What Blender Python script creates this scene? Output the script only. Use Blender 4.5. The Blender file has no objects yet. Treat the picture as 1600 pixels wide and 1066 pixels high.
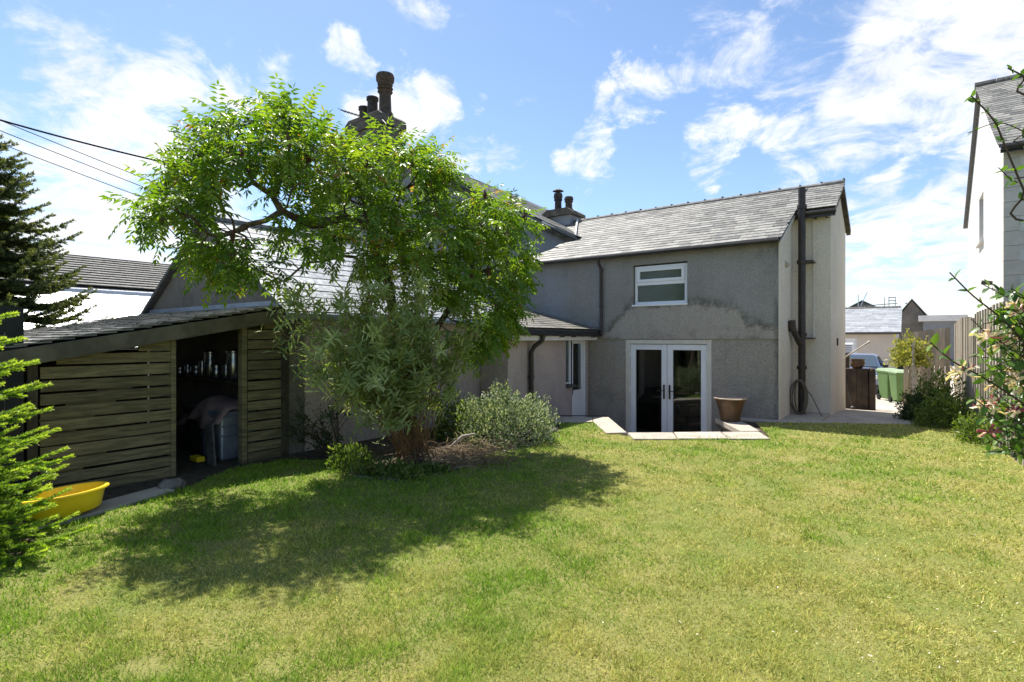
import bpy, bmesh, math, random
import numpy as np
from mathutils import Vector, Matrix, geometry
R = math.radians
random.seed(7); rng = np.random.default_rng(7)
S = bpy.context.scene
COL = S.collection

# ------------------------------------------------------------------ camera
TH = math.atan2(850, 1150); CT, ST = math.cos(TH), math.sin(TH)
CAMZ = 1.5
cd = bpy.data.cameras.new('camera'); cam = bpy.data.objects.new('camera', cd); COL.objects.link(cam)
cam.location = (0, 0, CAMZ); cam.rotation_euler = (R(90), 0, TH)
cd.sensor_width = 36; cd.lens = 36*850/1600; cd.shift_y = -3/1600; cd.clip_start = .05; cd.clip_end = 5000
S.camera = cam

def W(px, py, d):
    """world point seen at photo pixel (px,py) at depth d (m)"""
    X = (px-800)/850*d; Z = (530-py)/850*d
    return Vector((X*CT-d*ST, X*ST+d*CT, CAMZ+Z))

# ------------------------------------------------------------------ sky + sun
SUN_EL = R(60); SH = Vector((.91, -.415, 0)).normalized()      # direction in which shadows fall
sun_dir = Vector((-SH.x*math.cos(SUN_EL), -SH.y*math.cos(SUN_EL), math.sin(SUN_EL)))
sl = bpy.data.lights.new('sun', 'SUN'); sl.energy = 5.0; sl.angle = R(.5); sl.color = (1, .95, .86)
so = bpy.data.objects.new('sun', sl); COL.objects.link(so); so.location = (0, 0, 30)
so.rotation_euler = (-sun_dir).to_track_quat('-Z', 'Y').to_euler()

def build_world():
    w = bpy.data.worlds.new('World'); S.world = w; w.use_nodes = True
    nt = w.node_tree; N = nt.nodes; L = nt.links; N.clear()
    def nd(t, **k):
        n = N.new(t)
        for a, b in k.items(): setattr(n, a, b)
        return n
    def mth(op, a, b=None, c=None, clamp=False):
        n = nd('ShaderNodeMath', operation=op, use_clamp=clamp)
        for i, v in enumerate((a, b, c)):
            if v is None: continue
            if isinstance(v, (int, float)): n.inputs[i].default_value = v
            else: L.new(v, n.inputs[i])
        return n.outputs[0]
    out = nd('ShaderNodeOutputWorld')
    sky = nd('ShaderNodeTexSky', sky_type='NISHITA', sun_disc=False)
    sky.sun_elevation = SUN_EL; sky.sun_rotation = math.atan2(sun_dir.x, sun_dir.y)
    sky.air_density = 1.0; sky.dust_density = .3; sky.ozone_density = 3.0; sky.altitude = 100
    bg = nd('ShaderNodeBackground'); bg.inputs[1].default_value = .100; L.new(sky.outputs[0], bg.inputs[0])
    tc = nd('ShaderNodeTexCoord'); d = tc.outputs['Generated']
    sp = nd('ShaderNodeSeparateXYZ'); L.new(d, sp.inputs[0])
    zz = mth('ADD', mth('MAXIMUM', sp.outputs[2], 0.0), .22)
    cx = nd('ShaderNodeCombineXYZ'); L.new(mth('DIVIDE', sp.outputs[0], zz), cx.inputs[0]); L.new(mth('DIVIDE', sp.outputs[1], zz), cx.inputs[1])
    def noise(scale, det, rough, off=0., src=None, dist=0.):
        n = nd('ShaderNodeTexNoise'); n.inputs['Scale'].default_value = scale; n.inputs['Detail'].default_value = det
        n.inputs['Roughness'].default_value = rough; n.inputs['Distortion'].default_value = dist
        m = nd('ShaderNodeMapping'); m.inputs['Location'].default_value = (off, off*.7, 0)
        L.new(src or cx.outputs[0], m.inputs[0]); L.new(m.outputs[0], n.inputs['Vector'])
        return n.outputs['Fac']
    # cloud banks: centre pixel in the photograph, angular radius, weight
    banks = [(1500, 70, .13, 1.), (1410, 130, .09, 1.), (1320, 180, .075, .95), (1230, 215, .055, .85), (1590, 30, .15, 1.), (1560, 140, .1, .9), (1270, 20, .11, .62), (1150, 60, .075, .6), (1370, 20, .08, .5),
             (1400, 430, .10, .85), (1470, 390, .10, .9), (1540, 400, .12, .9), (1360, 350, .07, .85), (1450, 480, .12, .85), (1600, 330, .07, .7), (1480, 265, .03, .6), (1130, 195, .045, .85), (1100, 268, .035, .65), (1010, 145, .042, .85), (940, 145, .03, .8), (1075, 108, .035, .75),
             (920, 225, .05, 1.), (640, 165, .06, 1.), (600, 215, .06, .9), (720, 240, .04, .8), (780, 243, .028, .7), (640, 40, .045, .8), (545, 105, .035, .85), (975, 85, .022, .75), (745, 150, .02, .6),
             (240, 105, .08, .85), (310, 135, .05, .75), (170, 95, .045, .75), (150, 205, .09, .85), (250, 225, .08, .85), (80, 285, .06, .9), (190, 350, .11, 1.), (80, 370, .10, .95), (280, 320, .09, .9), (110, 5, .045, .65), (20, 200, .05, .7), (60, 160, .04, .6), (420, 130, .03, .5)]
    wn = nd('ShaderNodeTexNoise'); wn.inputs['Scale'].default_value = 7; wn.inputs['Detail'].default_value = 8; wn.inputs['Roughness'].default_value = .62; L.new(d, wn.inputs['Vector'])
    ws = nd('ShaderNodeVectorMath', operation='SUBTRACT'); L.new(wn.outputs['Color'], ws.inputs[0]); ws.inputs[1].default_value = (.5, .5, .5)
    wa = nd('ShaderNodeVectorMath', operation='MULTIPLY_ADD'); L.new(ws.outputs[0], wa.inputs[0]); wa.inputs[1].default_value = (.20, .20, .17); L.new(d, wa.inputs[2])
    wnm = nd('ShaderNodeVectorMath', operation='NORMALIZE'); L.new(wa.outputs[0], wnm.inputs[0]); d0 = d; d = wnm.outputs[0]
    tot = None
    for px, py, r, wgt in banks:
        v = (W(px, py, 1.) - Vector((0, 0, CAMZ))).normalized()
        dp = nd('ShaderNodeVectorMath', operation='DOT_PRODUCT'); L.new(d, dp.inputs[0]); dp.inputs[1].default_value = v
        mr = nd('ShaderNodeMapRange', interpolation_type='SMOOTHSTEP'); L.new(dp.outputs['Value'], mr.inputs[0])
        mr.inputs[1].default_value = math.cos(r*1.6); mr.inputs[2].default_value = 1.0
        mr.inputs[3].default_value = 0; mr.inputs[4].default_value = wgt
        tot = mr.outputs[0] if tot is None else mth('MAXIMUM', tot, mr.outputs[0])
    # the same broken cloud everywhere else
    ahead = nd('ShaderNodeVectorMath', operation='DOT_PRODUCT'); L.new(d, ahead.inputs[0]); ahead.inputs[1].default_value = (-ST, CT, 0)
    am = nd('ShaderNodeMapRange', interpolation_type='SMOOTHSTEP'); L.new(ahead.outputs['Value'], am.inputs[0])
    am.inputs[1].default_value = .72; am.inputs[2].default_value = .55
    gen = nd('ShaderNodeMapRange'); L.new(noise(.8, 2, .5, 3.), gen.inputs[0]); gen.inputs[1].default_value = .5; gen.inputs[2].default_value = .68
    tot = mth('MAXIMUM', tot, mth('MULTIPLY', gen.outputs[0], am.outputs[0]))
    fb = noise(4.2, 12, .66, 1.3, dist=.6)
    fine = noise(8, 8, .6, 5.)
    f = mth('ADD', mth('MULTIPLY', fb, .75), mth('MULTIPLY', fine, .25))
    dens = mth('ADD', mth('MULTIPLY', tot, .56), mth('MULTIPLY', mth('SUBTRACT', f, .5), 2.3))
    mr = nd('ShaderNodeMapRange', interpolation_type='SMOOTHSTEP'); L.new(dens, mr.inputs[0]); mr.inputs[1].default_value = .18; mr.inputs[2].default_value = .66
    mr.inputs[4].default_value = .96
    cloud = nd('ShaderNodeBackground'); cloud.inputs[1].default_value = .66
    cr = nd('ShaderNodeValToRGB'); L.new(noise(2.2, 6, .6, 9.), cr.inputs[0])
    cr.color_ramp.elements[0].position = .35; cr.color_ramp.elements[0].color = (.78, .81, .87, 1)
    cr.color_ramp.elements[1].position = .62; cr.color_ramp.elements[1].color = (.96, .96, .97, 1)
    L.new(cr.outputs[0], cloud.inputs[0])
    mx = nd('ShaderNodeMixShader'); L.new(mr.outputs[0], mx.inputs[0]); L.new(bg.outputs[0], mx.inputs[1]); L.new(cloud.outputs[0], mx.inputs[2])
    L.new(mx.outputs[0], out.inputs[0])
build_world()
S.view_settings.view_transform = 'Standard'; S.view_settings.look = 'None'; S.view_settings.gamma = 1
S.view_settings.exposure = 0.92
S.render.engine = 'CYCLES'; S.render.resolution_x = 1024; S.render.resolution_y = 682
S.cycles.max_bounces = 8; S.cycles.transparent_max_bounces = 12

# ------------------------------------------------------------------ materials
class NT:
    def __init__(s, name):
        m = bpy.data.materials.new(name); m.use_nodes = True; s.m = m; s.t = m.node_tree; s.t.nodes.clear()
        s.out = s.n('ShaderNodeOutputMaterial')
    def n(s, t, **k):
        x = s.t.nodes.new(t)
        for a, b in k.items(): setattr(x, a, b)
        return x
    def l(s, a, b): s.t.links.new(a, b)
    def put(s, sock, v):
        if hasattr(v, 'links') or isinstance(v, bpy.types.NodeSocket): s.l(v, sock)
        elif isinstance(v, (tuple, list)) and len(v) == 3 and sock.type == 'RGBA': sock.default_value = (*v, 1)
        else: sock.default_value = v
    def math(s, op, a, b=None, c=None, clamp=False):
        x = s.n('ShaderNodeMath', operation=op, use_clamp=clamp)
        for i, v in enumerate((a, b, c)):
            if v is not None: s.put(x.inputs[i], v)
        return x.outputs[0]
    def mr(s, v, a, b, c=0., d=1., smooth=True):
        x = s.n('ShaderNodeMapRange', interpolation_type='SMOOTHSTEP' if smooth else 'LINEAR')
        for i, q in enumerate((v, a, b, c, d)): s.put(x.inputs[i], q)
        return x.outputs[0]
    def mix(s, f, a, b, bt='MIX'):
        x = s.n('ShaderNodeMix', data_type='RGBA', blend_type=bt)
        s.put(x.inputs[0], f); s.put(x.inputs[6], a); s.put(x.inputs[7], b); return x.outputs[2]
    def pos(s):
        return s.n('ShaderNodeNewGeometry').outputs['Position']
    def noise(s, scale, det=5, rough=.55, vec=None, stretch=None, dist=0.):
        x = s.n('ShaderNodeTexNoise'); x.inputs['Scale'].default_value = scale; x.inputs['Detail'].default_value = det
        x.inputs['Roughness'].default_value = rough; x.inputs['Distortion'].default_value = dist
        v = vec or s.pos()
        if stretch:
            m = s.n('ShaderNodeMapping'); m.inputs['Scale'].default_value = stretch; s.l(v, m.inputs[0]); v = m.outputs[0]
        s.l(v, x.inputs['Vector']); return x.outputs['Fac']
    def rnd(s):
        a = s.n('ShaderNodeAttribute', attribute_name='rnd').outputs['Fac']; o = s.n('ShaderNodeObjectInfo').outputs['Random']
        return s.math('FRACT', s.math('ADD', a, o))
    def bump(s, h, strength, dist=.01):
        x = s.n('ShaderNodeBump'); x.inputs['Strength'].default_value = strength; x.inputs['Distance'].default_value = dist
        s.l(h, x.inputs['Height']); return x.outputs[0]
    def bsdf(s, col, rough=.8, spec=.3, metal=0., normal=None, **k):
        p = s.n('ShaderNodeBsdfPrincipled'); s.put(p.inputs['Base Color'], col); s.put(p.inputs['Roughness'], rough)
        s.put(p.inputs['Specular IOR Level'], spec); s.put(p.inputs['Metallic'], metal)
        if normal is not None: s.l(normal, p.inputs['Normal'])
        return p
    def end(s, sh): s.l(sh, s.out.inputs[0]); return s.m

def gm(name, c1, c2=None, ns=3., det=6, rv=0., rough=.8, bump=0., bs=60., spec=.3, metal=0., streak=0., stretch=None, bdist=.01):
    t = NT(name); c2 = c2 or tuple(x*.8 for x in c1)
    col = t.mix(t.mr(t.noise(ns, det, .6, stretch=stretch), .35, .65), c1, c2)
    if rv: col = t.mix(1., col, t.mr(t.rnd(), 0, 1, 1-rv, 1+rv*.6, False), 'MULTIPLY')
    if streak:
        f = t.mr(t.noise(5, 5, .6, stretch=(1, 1, .12)), .45, .75, 0, streak); col = t.mix(f, col, tuple(x*.3 for x in c2))
    nrm = t.bump(t.noise(bs, 4, .6, stretch=stretch), bump, bdist) if bump else None
    return t.end(t.bsdf(col, rough, spec, metal, nrm).outputs[0])

def roughcast(name, c1, c2, stain=.35, grain=.35, facade=False, moss=0.):
    t = NT(name); pos = t.pos()
    g = t.noise(42, 3, .7); g2 = t.noise(110, 2, .6)
    big = t.noise(.9, 6, .6); mid = t.noise(4, 5, .65)
    col = t.mix(t.mr(big, .35, .65), c1, c2)
    if facade:
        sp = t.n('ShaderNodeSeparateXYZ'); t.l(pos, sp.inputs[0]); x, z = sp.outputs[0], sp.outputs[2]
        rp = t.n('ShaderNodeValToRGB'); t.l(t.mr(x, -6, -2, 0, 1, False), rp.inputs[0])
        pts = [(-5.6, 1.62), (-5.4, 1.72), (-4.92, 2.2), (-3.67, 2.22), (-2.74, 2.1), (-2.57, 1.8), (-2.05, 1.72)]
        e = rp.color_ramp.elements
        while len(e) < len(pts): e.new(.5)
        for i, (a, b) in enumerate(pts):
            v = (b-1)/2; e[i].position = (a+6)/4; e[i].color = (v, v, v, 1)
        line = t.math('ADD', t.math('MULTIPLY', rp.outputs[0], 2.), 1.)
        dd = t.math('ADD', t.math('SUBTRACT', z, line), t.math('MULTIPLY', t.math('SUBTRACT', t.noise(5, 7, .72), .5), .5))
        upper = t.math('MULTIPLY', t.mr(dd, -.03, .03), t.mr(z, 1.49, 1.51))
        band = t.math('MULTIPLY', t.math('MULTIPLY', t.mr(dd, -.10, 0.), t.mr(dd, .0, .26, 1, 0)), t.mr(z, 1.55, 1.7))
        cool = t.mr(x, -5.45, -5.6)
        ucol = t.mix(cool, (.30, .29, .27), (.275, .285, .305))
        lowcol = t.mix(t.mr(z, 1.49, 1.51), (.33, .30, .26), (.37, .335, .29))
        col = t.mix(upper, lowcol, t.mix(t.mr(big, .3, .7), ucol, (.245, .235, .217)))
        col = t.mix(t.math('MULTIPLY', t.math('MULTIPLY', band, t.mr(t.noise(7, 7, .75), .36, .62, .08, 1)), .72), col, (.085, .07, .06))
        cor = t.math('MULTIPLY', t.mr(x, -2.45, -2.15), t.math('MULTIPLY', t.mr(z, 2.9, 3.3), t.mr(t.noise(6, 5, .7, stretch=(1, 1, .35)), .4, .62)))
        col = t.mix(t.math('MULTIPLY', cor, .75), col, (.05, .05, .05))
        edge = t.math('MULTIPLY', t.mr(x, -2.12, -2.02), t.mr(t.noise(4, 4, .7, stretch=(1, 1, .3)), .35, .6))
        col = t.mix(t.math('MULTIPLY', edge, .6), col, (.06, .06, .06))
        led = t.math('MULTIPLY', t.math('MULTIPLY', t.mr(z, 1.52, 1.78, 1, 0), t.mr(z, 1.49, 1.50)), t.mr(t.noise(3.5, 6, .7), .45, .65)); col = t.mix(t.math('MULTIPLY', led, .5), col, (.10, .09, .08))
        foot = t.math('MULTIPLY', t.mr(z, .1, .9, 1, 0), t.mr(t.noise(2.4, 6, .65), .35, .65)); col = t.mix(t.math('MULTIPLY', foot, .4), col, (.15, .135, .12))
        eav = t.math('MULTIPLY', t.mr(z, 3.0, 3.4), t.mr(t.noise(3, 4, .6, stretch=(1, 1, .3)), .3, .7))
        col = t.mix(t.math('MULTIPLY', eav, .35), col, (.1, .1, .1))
    col = t.mix(t.mr(mid, .5, .8, 0, stain), col, tuple(q*.45 for q in c2))
    st = t.mr(t.noise(7, 5, .6, stretch=(1, 1, .1)), .5, .8, 0, stain); col = t.mix(st, col, tuple(q*.4 for q in c2))
    if moss:
        col = t.mix(t.mr(t.noise(2.2, 6, .7), .5, .7, 0, moss), col, (.07, .065, .05))
    col = t.mix(1., col, t.mr(g, .3, .7, 1-grain, 1+grain*.7), 'MULTIPLY')
    h = t.math('ADD', g, t.math('MULTIPLY', g2, .5))
    return t.end(t.bsdf(col, .92, .15, 0, t.bump(h, .42, .010)).outputs[0])

def slate_mat(name, c1, c2, lichen=.25, rough=.5, spec=.5, rv=.35):
    t = NT(name); r = t.rnd()
    col = t.mix(r, c1, c2)
    col = t.mix(t.mr(t.noise(9, 6, .65), .5, .72, 0, lichen), col, (.42, .42, .36))
    col = t.mix(t.mr(t.noise(26, 4, .6), .56, .7, 0, lichen*.9), col, (.10, .09, .05))
    rg = t.mr(t.noise(14, 4), .3, .7, rough-.12, rough+.15)
    return t.end(t.bsdf(col, rg, spec, 0, t.bump(t.noise(55, 4, .6), .35, .006)).outputs[0])

def leaf_mat(name, stops, rough=.45, trans=.42, spec=.4):
    t = NT(name); a = t.n('ShaderNodeAttribute', attribute_name='rnd').outputs['Fac']
    rp = t.n('ShaderNodeValToRGB'); t.l(a, rp.inputs[0]); e = rp.color_ramp.elements
    while len(e) < len(stops): e.new(.5)
    for i, (p, c) in enumerate(stops): e[i].position = p; e[i].color = (*c, 1)
    p = t.bsdf(rp.outputs[0], rough, spec)
    tr = t.n('ShaderNodeBsdfTranslucent'); t.l(t.mix(1., rp.outputs[0], (1.38, 1.42, .5), 'MULTIPLY'), tr.inputs[0])
    mx = t.n('ShaderNodeMixShader'); mx.inputs[0].default_value = trans; t.l(p.outputs[0], mx.inputs[1]); t.l(tr.outputs[0], mx.inputs[2])
    return t.end(mx.outputs[0])

def glass_mat(name, tint=(.8, .85, .83), rough=.01, ior=1.75):
    t = NT(name); g = t.n('ShaderNodeBsdfGlossy'); g.inputs['Roughness'].default_value = rough; g.inputs[0].default_value = (1, 1, 1, 1)
    tr = t.n('ShaderNodeBsdfTransparent'); tr.inputs[0].default_value = (*tint, 1)
    f = t.n('ShaderNodeFresnel'); f.inputs[0].default_value = ior
    mx = t.n('ShaderNodeMixShader'); t.l(f.outputs[0], mx.inputs[0]); t.l(tr.outputs[0], mx.inputs[1]); t.l(g.outputs[0], mx.inputs[2])
    return t.end(mx.outputs[0])

def frost_mat(name):
    t = NT(name); g = t.n('ShaderNodeBsdfGlossy'); g.inputs['Roughness'].default_value = .16
    tr = t.n('ShaderNodeBsdfTransparent'); tr.inputs[0].default_value = (.55, .62, .57, 1)
    df = t.n('ShaderNodeBsdfDiffuse'); t.l(t.mix(t.mr(t.noise(2.5, 3), .3, .7), (.09, .13, .105), (.16, .20, .165)), df.inputs[0])
    f = t.n('ShaderNodeFresnel'); f.inputs[0].default_value = 1.5
    m1 = t.n('ShaderNodeMixShader'); m1.inputs[0].default_value = .45; t.l(tr.outputs[0], m1.inputs[1]); t.l(df.outputs[0], m1.inputs[2])
    mx = t.n('ShaderNodeMixShader'); t.l(f.outputs[0], mx.inputs[0]); t.l(m1.outputs[0], mx.inputs[1]); t.l(g.outputs[0], mx.inputs[2])
    return t.end(mx.outputs[0])

def lawn_like(name, blade):
    t = NT(name)
    dry = t.n('ShaderNodeAttribute', attribute_name='dry').outputs['Fac'] if blade else t.mr(t.noise(1.1, 5, .6), .3, .7)
    r = t.n('ShaderNodeAttribute', attribute_name='rnd').outputs['Fac'] if blade else t.noise(60, 4, .7)
    g = t.mix(r, (.07, .19, .010), (.36, .56, .05))
    y = t.mix(r, (.26, .26, .04), (.90, .80, .30))
    col = t.mix(dry, g, y)
    if not blade:
        col = t.mix(.7, col, t.mix(t.noise(55, 5, .75), (.035, .035, .014), (.20, .18, .085)))
        return t.end(t.bsdf(col, .9, .1, 0, t.bump(t.noise(70, 4, .7), .8, .02)).outputs[0])
    p = t.bsdf(col, .55, .25); tr = t.n('ShaderNodeBsdfTranslucent'); t.l(col, tr.inputs[0])
    mx = t.n('ShaderNodeMixShader'); mx.inputs[0].default_value = .4; t.l(p.outputs[0], mx.inputs[1]); t.l(tr.outputs[0], mx.inputs[2])
    return t.end(mx.outputs[0])

M = {}
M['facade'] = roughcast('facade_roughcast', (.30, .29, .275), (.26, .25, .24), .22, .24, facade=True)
M['pink'] = roughcast('pinkish_roughcast', (.50, .415, .375), (.42, .35, .32), .3, .25)
M['cream'] = roughcast('cream_roughcast', (.74, .665, .56), (.68, .61, .51), .10, .16)
M['brown'] = roughcast('weathered_gable_roughcast', (.22, .195, .165), (.165, .15, .13), .35, .3, moss=.5)
M['tallwall'] = roughcast('grey_roughcast', (.25, .26, .275), (.22, .23, .24), .3, .3)
M['whitewall'] = roughcast('white_roughcast', (.66, .65, .62), (.60, .59, .56), .06, .16)
M['slate'] = slate_mat('slate', (.09, .087, .08), (.27, .26, .235), .45, .52, .35)
M['slate_old'] = slate_mat('slate_old', (.10, .095, .082), (.21, .195, .165), .5, .48)
M['slate_pale'] = slate_mat('slate_pale', (.27, .28, .29), (.40, .41, .42), .15, .35, .7)
M['slate_dark'] = slate_mat('slate_dark', (.04, .042, .045), (.09, .09, .09), .12, .5)
M['tile_grey'] = slate_mat('concrete_tile', (.10, .095, .09), (.15, .145, .135), .1, .7, .2)
M['ridge'] = gm('ridge_tile', (.22, .21, .2), (.11, .105, .1), 8, rv=.2, rough=.8, bump=.3)
M['lead'] = gm('lead_flashing', (.33, .37, .44), (.22, .25, .30), 4, rough=.45, spec=.5, metal=.3)
M['upvc'] = gm('white_upvc', (.78, .79, .82), (.72, .73, .76), 2, rough=.3, spec=.5)
M['creamframe'] = gm('cream_painted_frame', (.66, .62, .55), (.58, .54, .48), 3, rough=.6, streak=.1)
M['glass'] = glass_mat('clear_glass')
M['frost'] = frost_mat('frosted_glass')
M['black'] = gm('black_plastic', (.018, .016, .017), (.03, .027, .026), 5, rough=.4, spec=.5)
M['brownpipe'] = gm('dark_brown_pipe', (.03, .022, .02), (.045, .034, .03), 5, rough=.45, spec=.4)
M['fascia'] = gm('white_fascia', (.74, .71, .68), (.64, .61, .58), 3, rough=.6, streak=.12)
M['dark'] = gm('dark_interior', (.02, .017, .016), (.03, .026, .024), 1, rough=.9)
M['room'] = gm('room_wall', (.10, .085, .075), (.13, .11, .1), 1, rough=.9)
M['stone_lintel'] = gm('chimney_stone', (.15, .13, .105), (.08, .072, .06), 5, rough=.9, bump=.5, bs=30)
M['greystack'] = gm('grey_painted_stack', (.32, .33, .35), (.27, .28, .30), 3, rough=.8, bump=.2)
M['pot_dark'] = gm('sooty_chimney_pot', (.035, .032, .034), (.075, .06, .05), 9, rough=.8, bump=.3)
M['pot_brown'] = gm('brown_chimney_pot', (.11, .075, .05), (.05, .04, .035), 9, rough=.8, bump=.3)
M['concrete'] = gm('pale_concrete', (.44, .39, .33), (.34, .30, .25), 6, rough=.9, bump=.4, bs=50, rv=.06)
M['path'] = gm('path_concrete', (.46, .41, .35), (.36, .32, .27), 2.5, rough=.9, bump=.3, bs=40)
M['stone'] = gm('garden_stone', (.22, .205, .185), (.13, .12, .105), 7, rv=.3, rough=.9, bump=.6, bs=22)
M['soil'] = gm('soil', (.055, .042, .03), (.1, .08, .055), 9, rough=1, bump=.9, bs=30, bdist=.03)
M['ground'] = gm('distant_ground', (.10, .12, .05), (.14, .13, .08), .05, rough=1)
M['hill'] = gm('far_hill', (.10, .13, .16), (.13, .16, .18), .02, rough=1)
M['shedwood'] = gm('green_stained_boards', (.245, .205, .105), (.13, .112, .06), 4, rv=.28, rough=.85, bump=.45, bs=18, stretch=(1, 1, 9), streak=.0)
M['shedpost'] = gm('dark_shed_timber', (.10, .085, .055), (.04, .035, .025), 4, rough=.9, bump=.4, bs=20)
M['verge'] = gm('mossy_verge_board', (.16, .14, .10), (.095, .085, .06), 4, rough=.95, bump=.5, bs=20)
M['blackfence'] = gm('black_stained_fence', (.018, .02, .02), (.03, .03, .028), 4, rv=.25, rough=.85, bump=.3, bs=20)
M['fencewood'] = gm('weathered_fence_board', (.44, .385, .31), (.30, .26, .205), 5, rv=.3, rough=.9, bump=.5, bs=14, stretch=(9, 9, .6))
M['whitewood'] = gm('pale_trellis_wood', (.62, .58, .5), (.5, .46, .4), 5, rough=.85)
M['brownwood'] = gm('brown_gate_wood', (.10, .075, .055), (.06, .046, .036), 4, rv=.15, rough=.85, bump=.3, bs=20)
M['tub'] = gm('yellow_tub_plastic', (.88, .66, .02), (.82, .58, .015), 3, rough=.42, spec=.45, streak=.03)
M['terracotta'] = gm('brown_glazed_pot', (.13, .068, .034), (.08, .046, .026), 5, rough=.4, spec=.5)
M['terrarim'] = gm('pale_pot_rim', (.5, .4, .31), (.36, .27, .2), 9, rough=.7)  # rim colour, paler than the pot body
M['steel'] = gm('dull_steel', (.5, .5, .5), (.35, .35, .36), 6, rough=.28, metal=.9)
M['galv'] = gm('galvanised_sheet', (.34, .38, .44), (.24, .27, .33), 4, rough=.42, metal=.55)
M['cloth'] = gm('dusty_pink_cloth', (.34, .24, .22), (.26, .18, .17), 5, rough=.95, bump=.4, bs=25)
M['hose'] = gm('grey_green_hose', (.17, .15, .11), (.12, .1, .08), 6, rough=.6)
M['bin'] = gm('green_bin_plastic', (.115, .20, .06), (.09, .165, .05), 3, rough=.55, spec=.3)
M['binlid'] = gm('pale_green_bin_lid', (.25, .32, .2), (.2, .27, .16), 3, rough=.6, spec=.3)
M['carpaint'] = gm('silver_blue_car_paint', (.20, .23, .33), (.19, .22, .31), 2, rough=.25, metal=.6, spec=.6)
M['carglass'] = gm('car_glass', (.05, .07, .09), (.06, .08, .1), 2, rough=.05, spec=.9)
M['tyre'] = gm('tyre', (.02, .02, .02), None, 5, rough=.9)
M['lampglass'] = gm('headlamp', (.6, .62, .65), (.5, .52, .55), 2, rough=.1, spec=.8)
M['plate'] = gm('number_plate', (.75, .75, .72), (.7, .7, .68), 2, rough=.5)
M['garagewall'] = roughcast('garage_render', (.62, .54, .46), (.57, .50, .43), .05, .1)
M['bark'] = gm('sumac_bark', (.15, .115, .08), (.07, .055, .04), 14, rough=.95, bump=.6, bs=40)
M['stem'] = gm('shrub_stem', (.24, .16, .075), (.15, .105, .055), 14, rough=.9, bump=.4, bs=50)
M['darkstem'] = gm('dark_stem', (.05, .04, .03), (.08, .06, .045), 14, rough=.9)
M['straw'] = gm('dry_stalks', (.30, .225, .13), (.18, .13, .08), 14, rv=.3, rough=.95)
M['wire'] = gm('cable', (.012, .012, .014), None, 2, rough=.6)
M['grass'] = lawn_like('grass_blade', True); M['lawn'] = lawn_like('lawn_turf', False)
M['lf_sumac'] = leaf_mat('sumac_leaf', [(0, (.05, .125, .016)), (.5, (.125, .22, .022)), (.86, (.25, .34, .036)), (.955, (.25, .25, .05)), (.985, (.38, .24, .03)), (1, (.34, .17, .03))], .4, .5)
M['lf_budd'] = leaf_mat('buddleia_leaf', [(0, (.14, .21, .07)), (.5, (.30, .38, .14)), (.85, (.52, .57, .27)), (1, (.66, .69, .42))], .5, .45)
M['lf_euon'] = leaf_mat('variegated_leaf', [(0, (.05, .10, .045)), (.40, (.09, .15, .07)), (.45, (.30, .35, .24)), (1, (.55, .58, .46))], .4, .25)
M['lf_green'] = leaf_mat('shrub_leaf', [(0, (.06, .11, .02)), (.6, (.12, .19, .035)), (1, (.24, .29, .09))], .45, .4)
M['lf_dark'] = leaf_mat('dark_shrub_leaf', [(0, (.02, .045, .014)), (.7, (.045, .085, .022)), (1, (.09, .13, .04))], .4, .25)
M['lf_yellow'] = leaf_mat('yellow_green_leaf', [(0, (.16, .19, .04)), (.6, (.3, .3, .08)), (1, (.42, .38, .16))], .5, .4)
M['lf_red'] = leaf_mat('red_brown_leaf', [(0, (.12, .045, .025)), (1, (.25, .10, .05))], .5, .3)
M['lf_honey'] = leaf_mat('honeysuckle_leaf', [(0, (.04, .10, .02)), (.6, (.09, .18, .03)), (1, (.2, .3, .06))], .35, .45)
M['needle_new'] = leaf_mat('fresh_needle', [(0, (.09, .19, .03)), (.45, (.25, .40, .05)), (1, (.52, .62, .11))], .5, .4)
M['needle'] = leaf_mat('dark_needle', [(0, (.05, .08, .035)), (.6, (.11, .145, .055)), (1, (.25, .26, .08))], .6, .25)
M['petal'] = leaf_mat('honeysuckle_petal', [(0, (.30, .05, .08)), (.4, (.5, .16, .17)), (.6, (.75, .55, .45)), (1, (.85, .78, .62))], .5, .3)
M['petalwhite'] = gm('fallen_petal', (.75, .7, .62), (.65, .58, .48), 9, rough=.7)
M['seed'] = gm('sumac_seed_head', (.10, .04, .025), (.06, .03, .02), 20, rough=.95)

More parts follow.
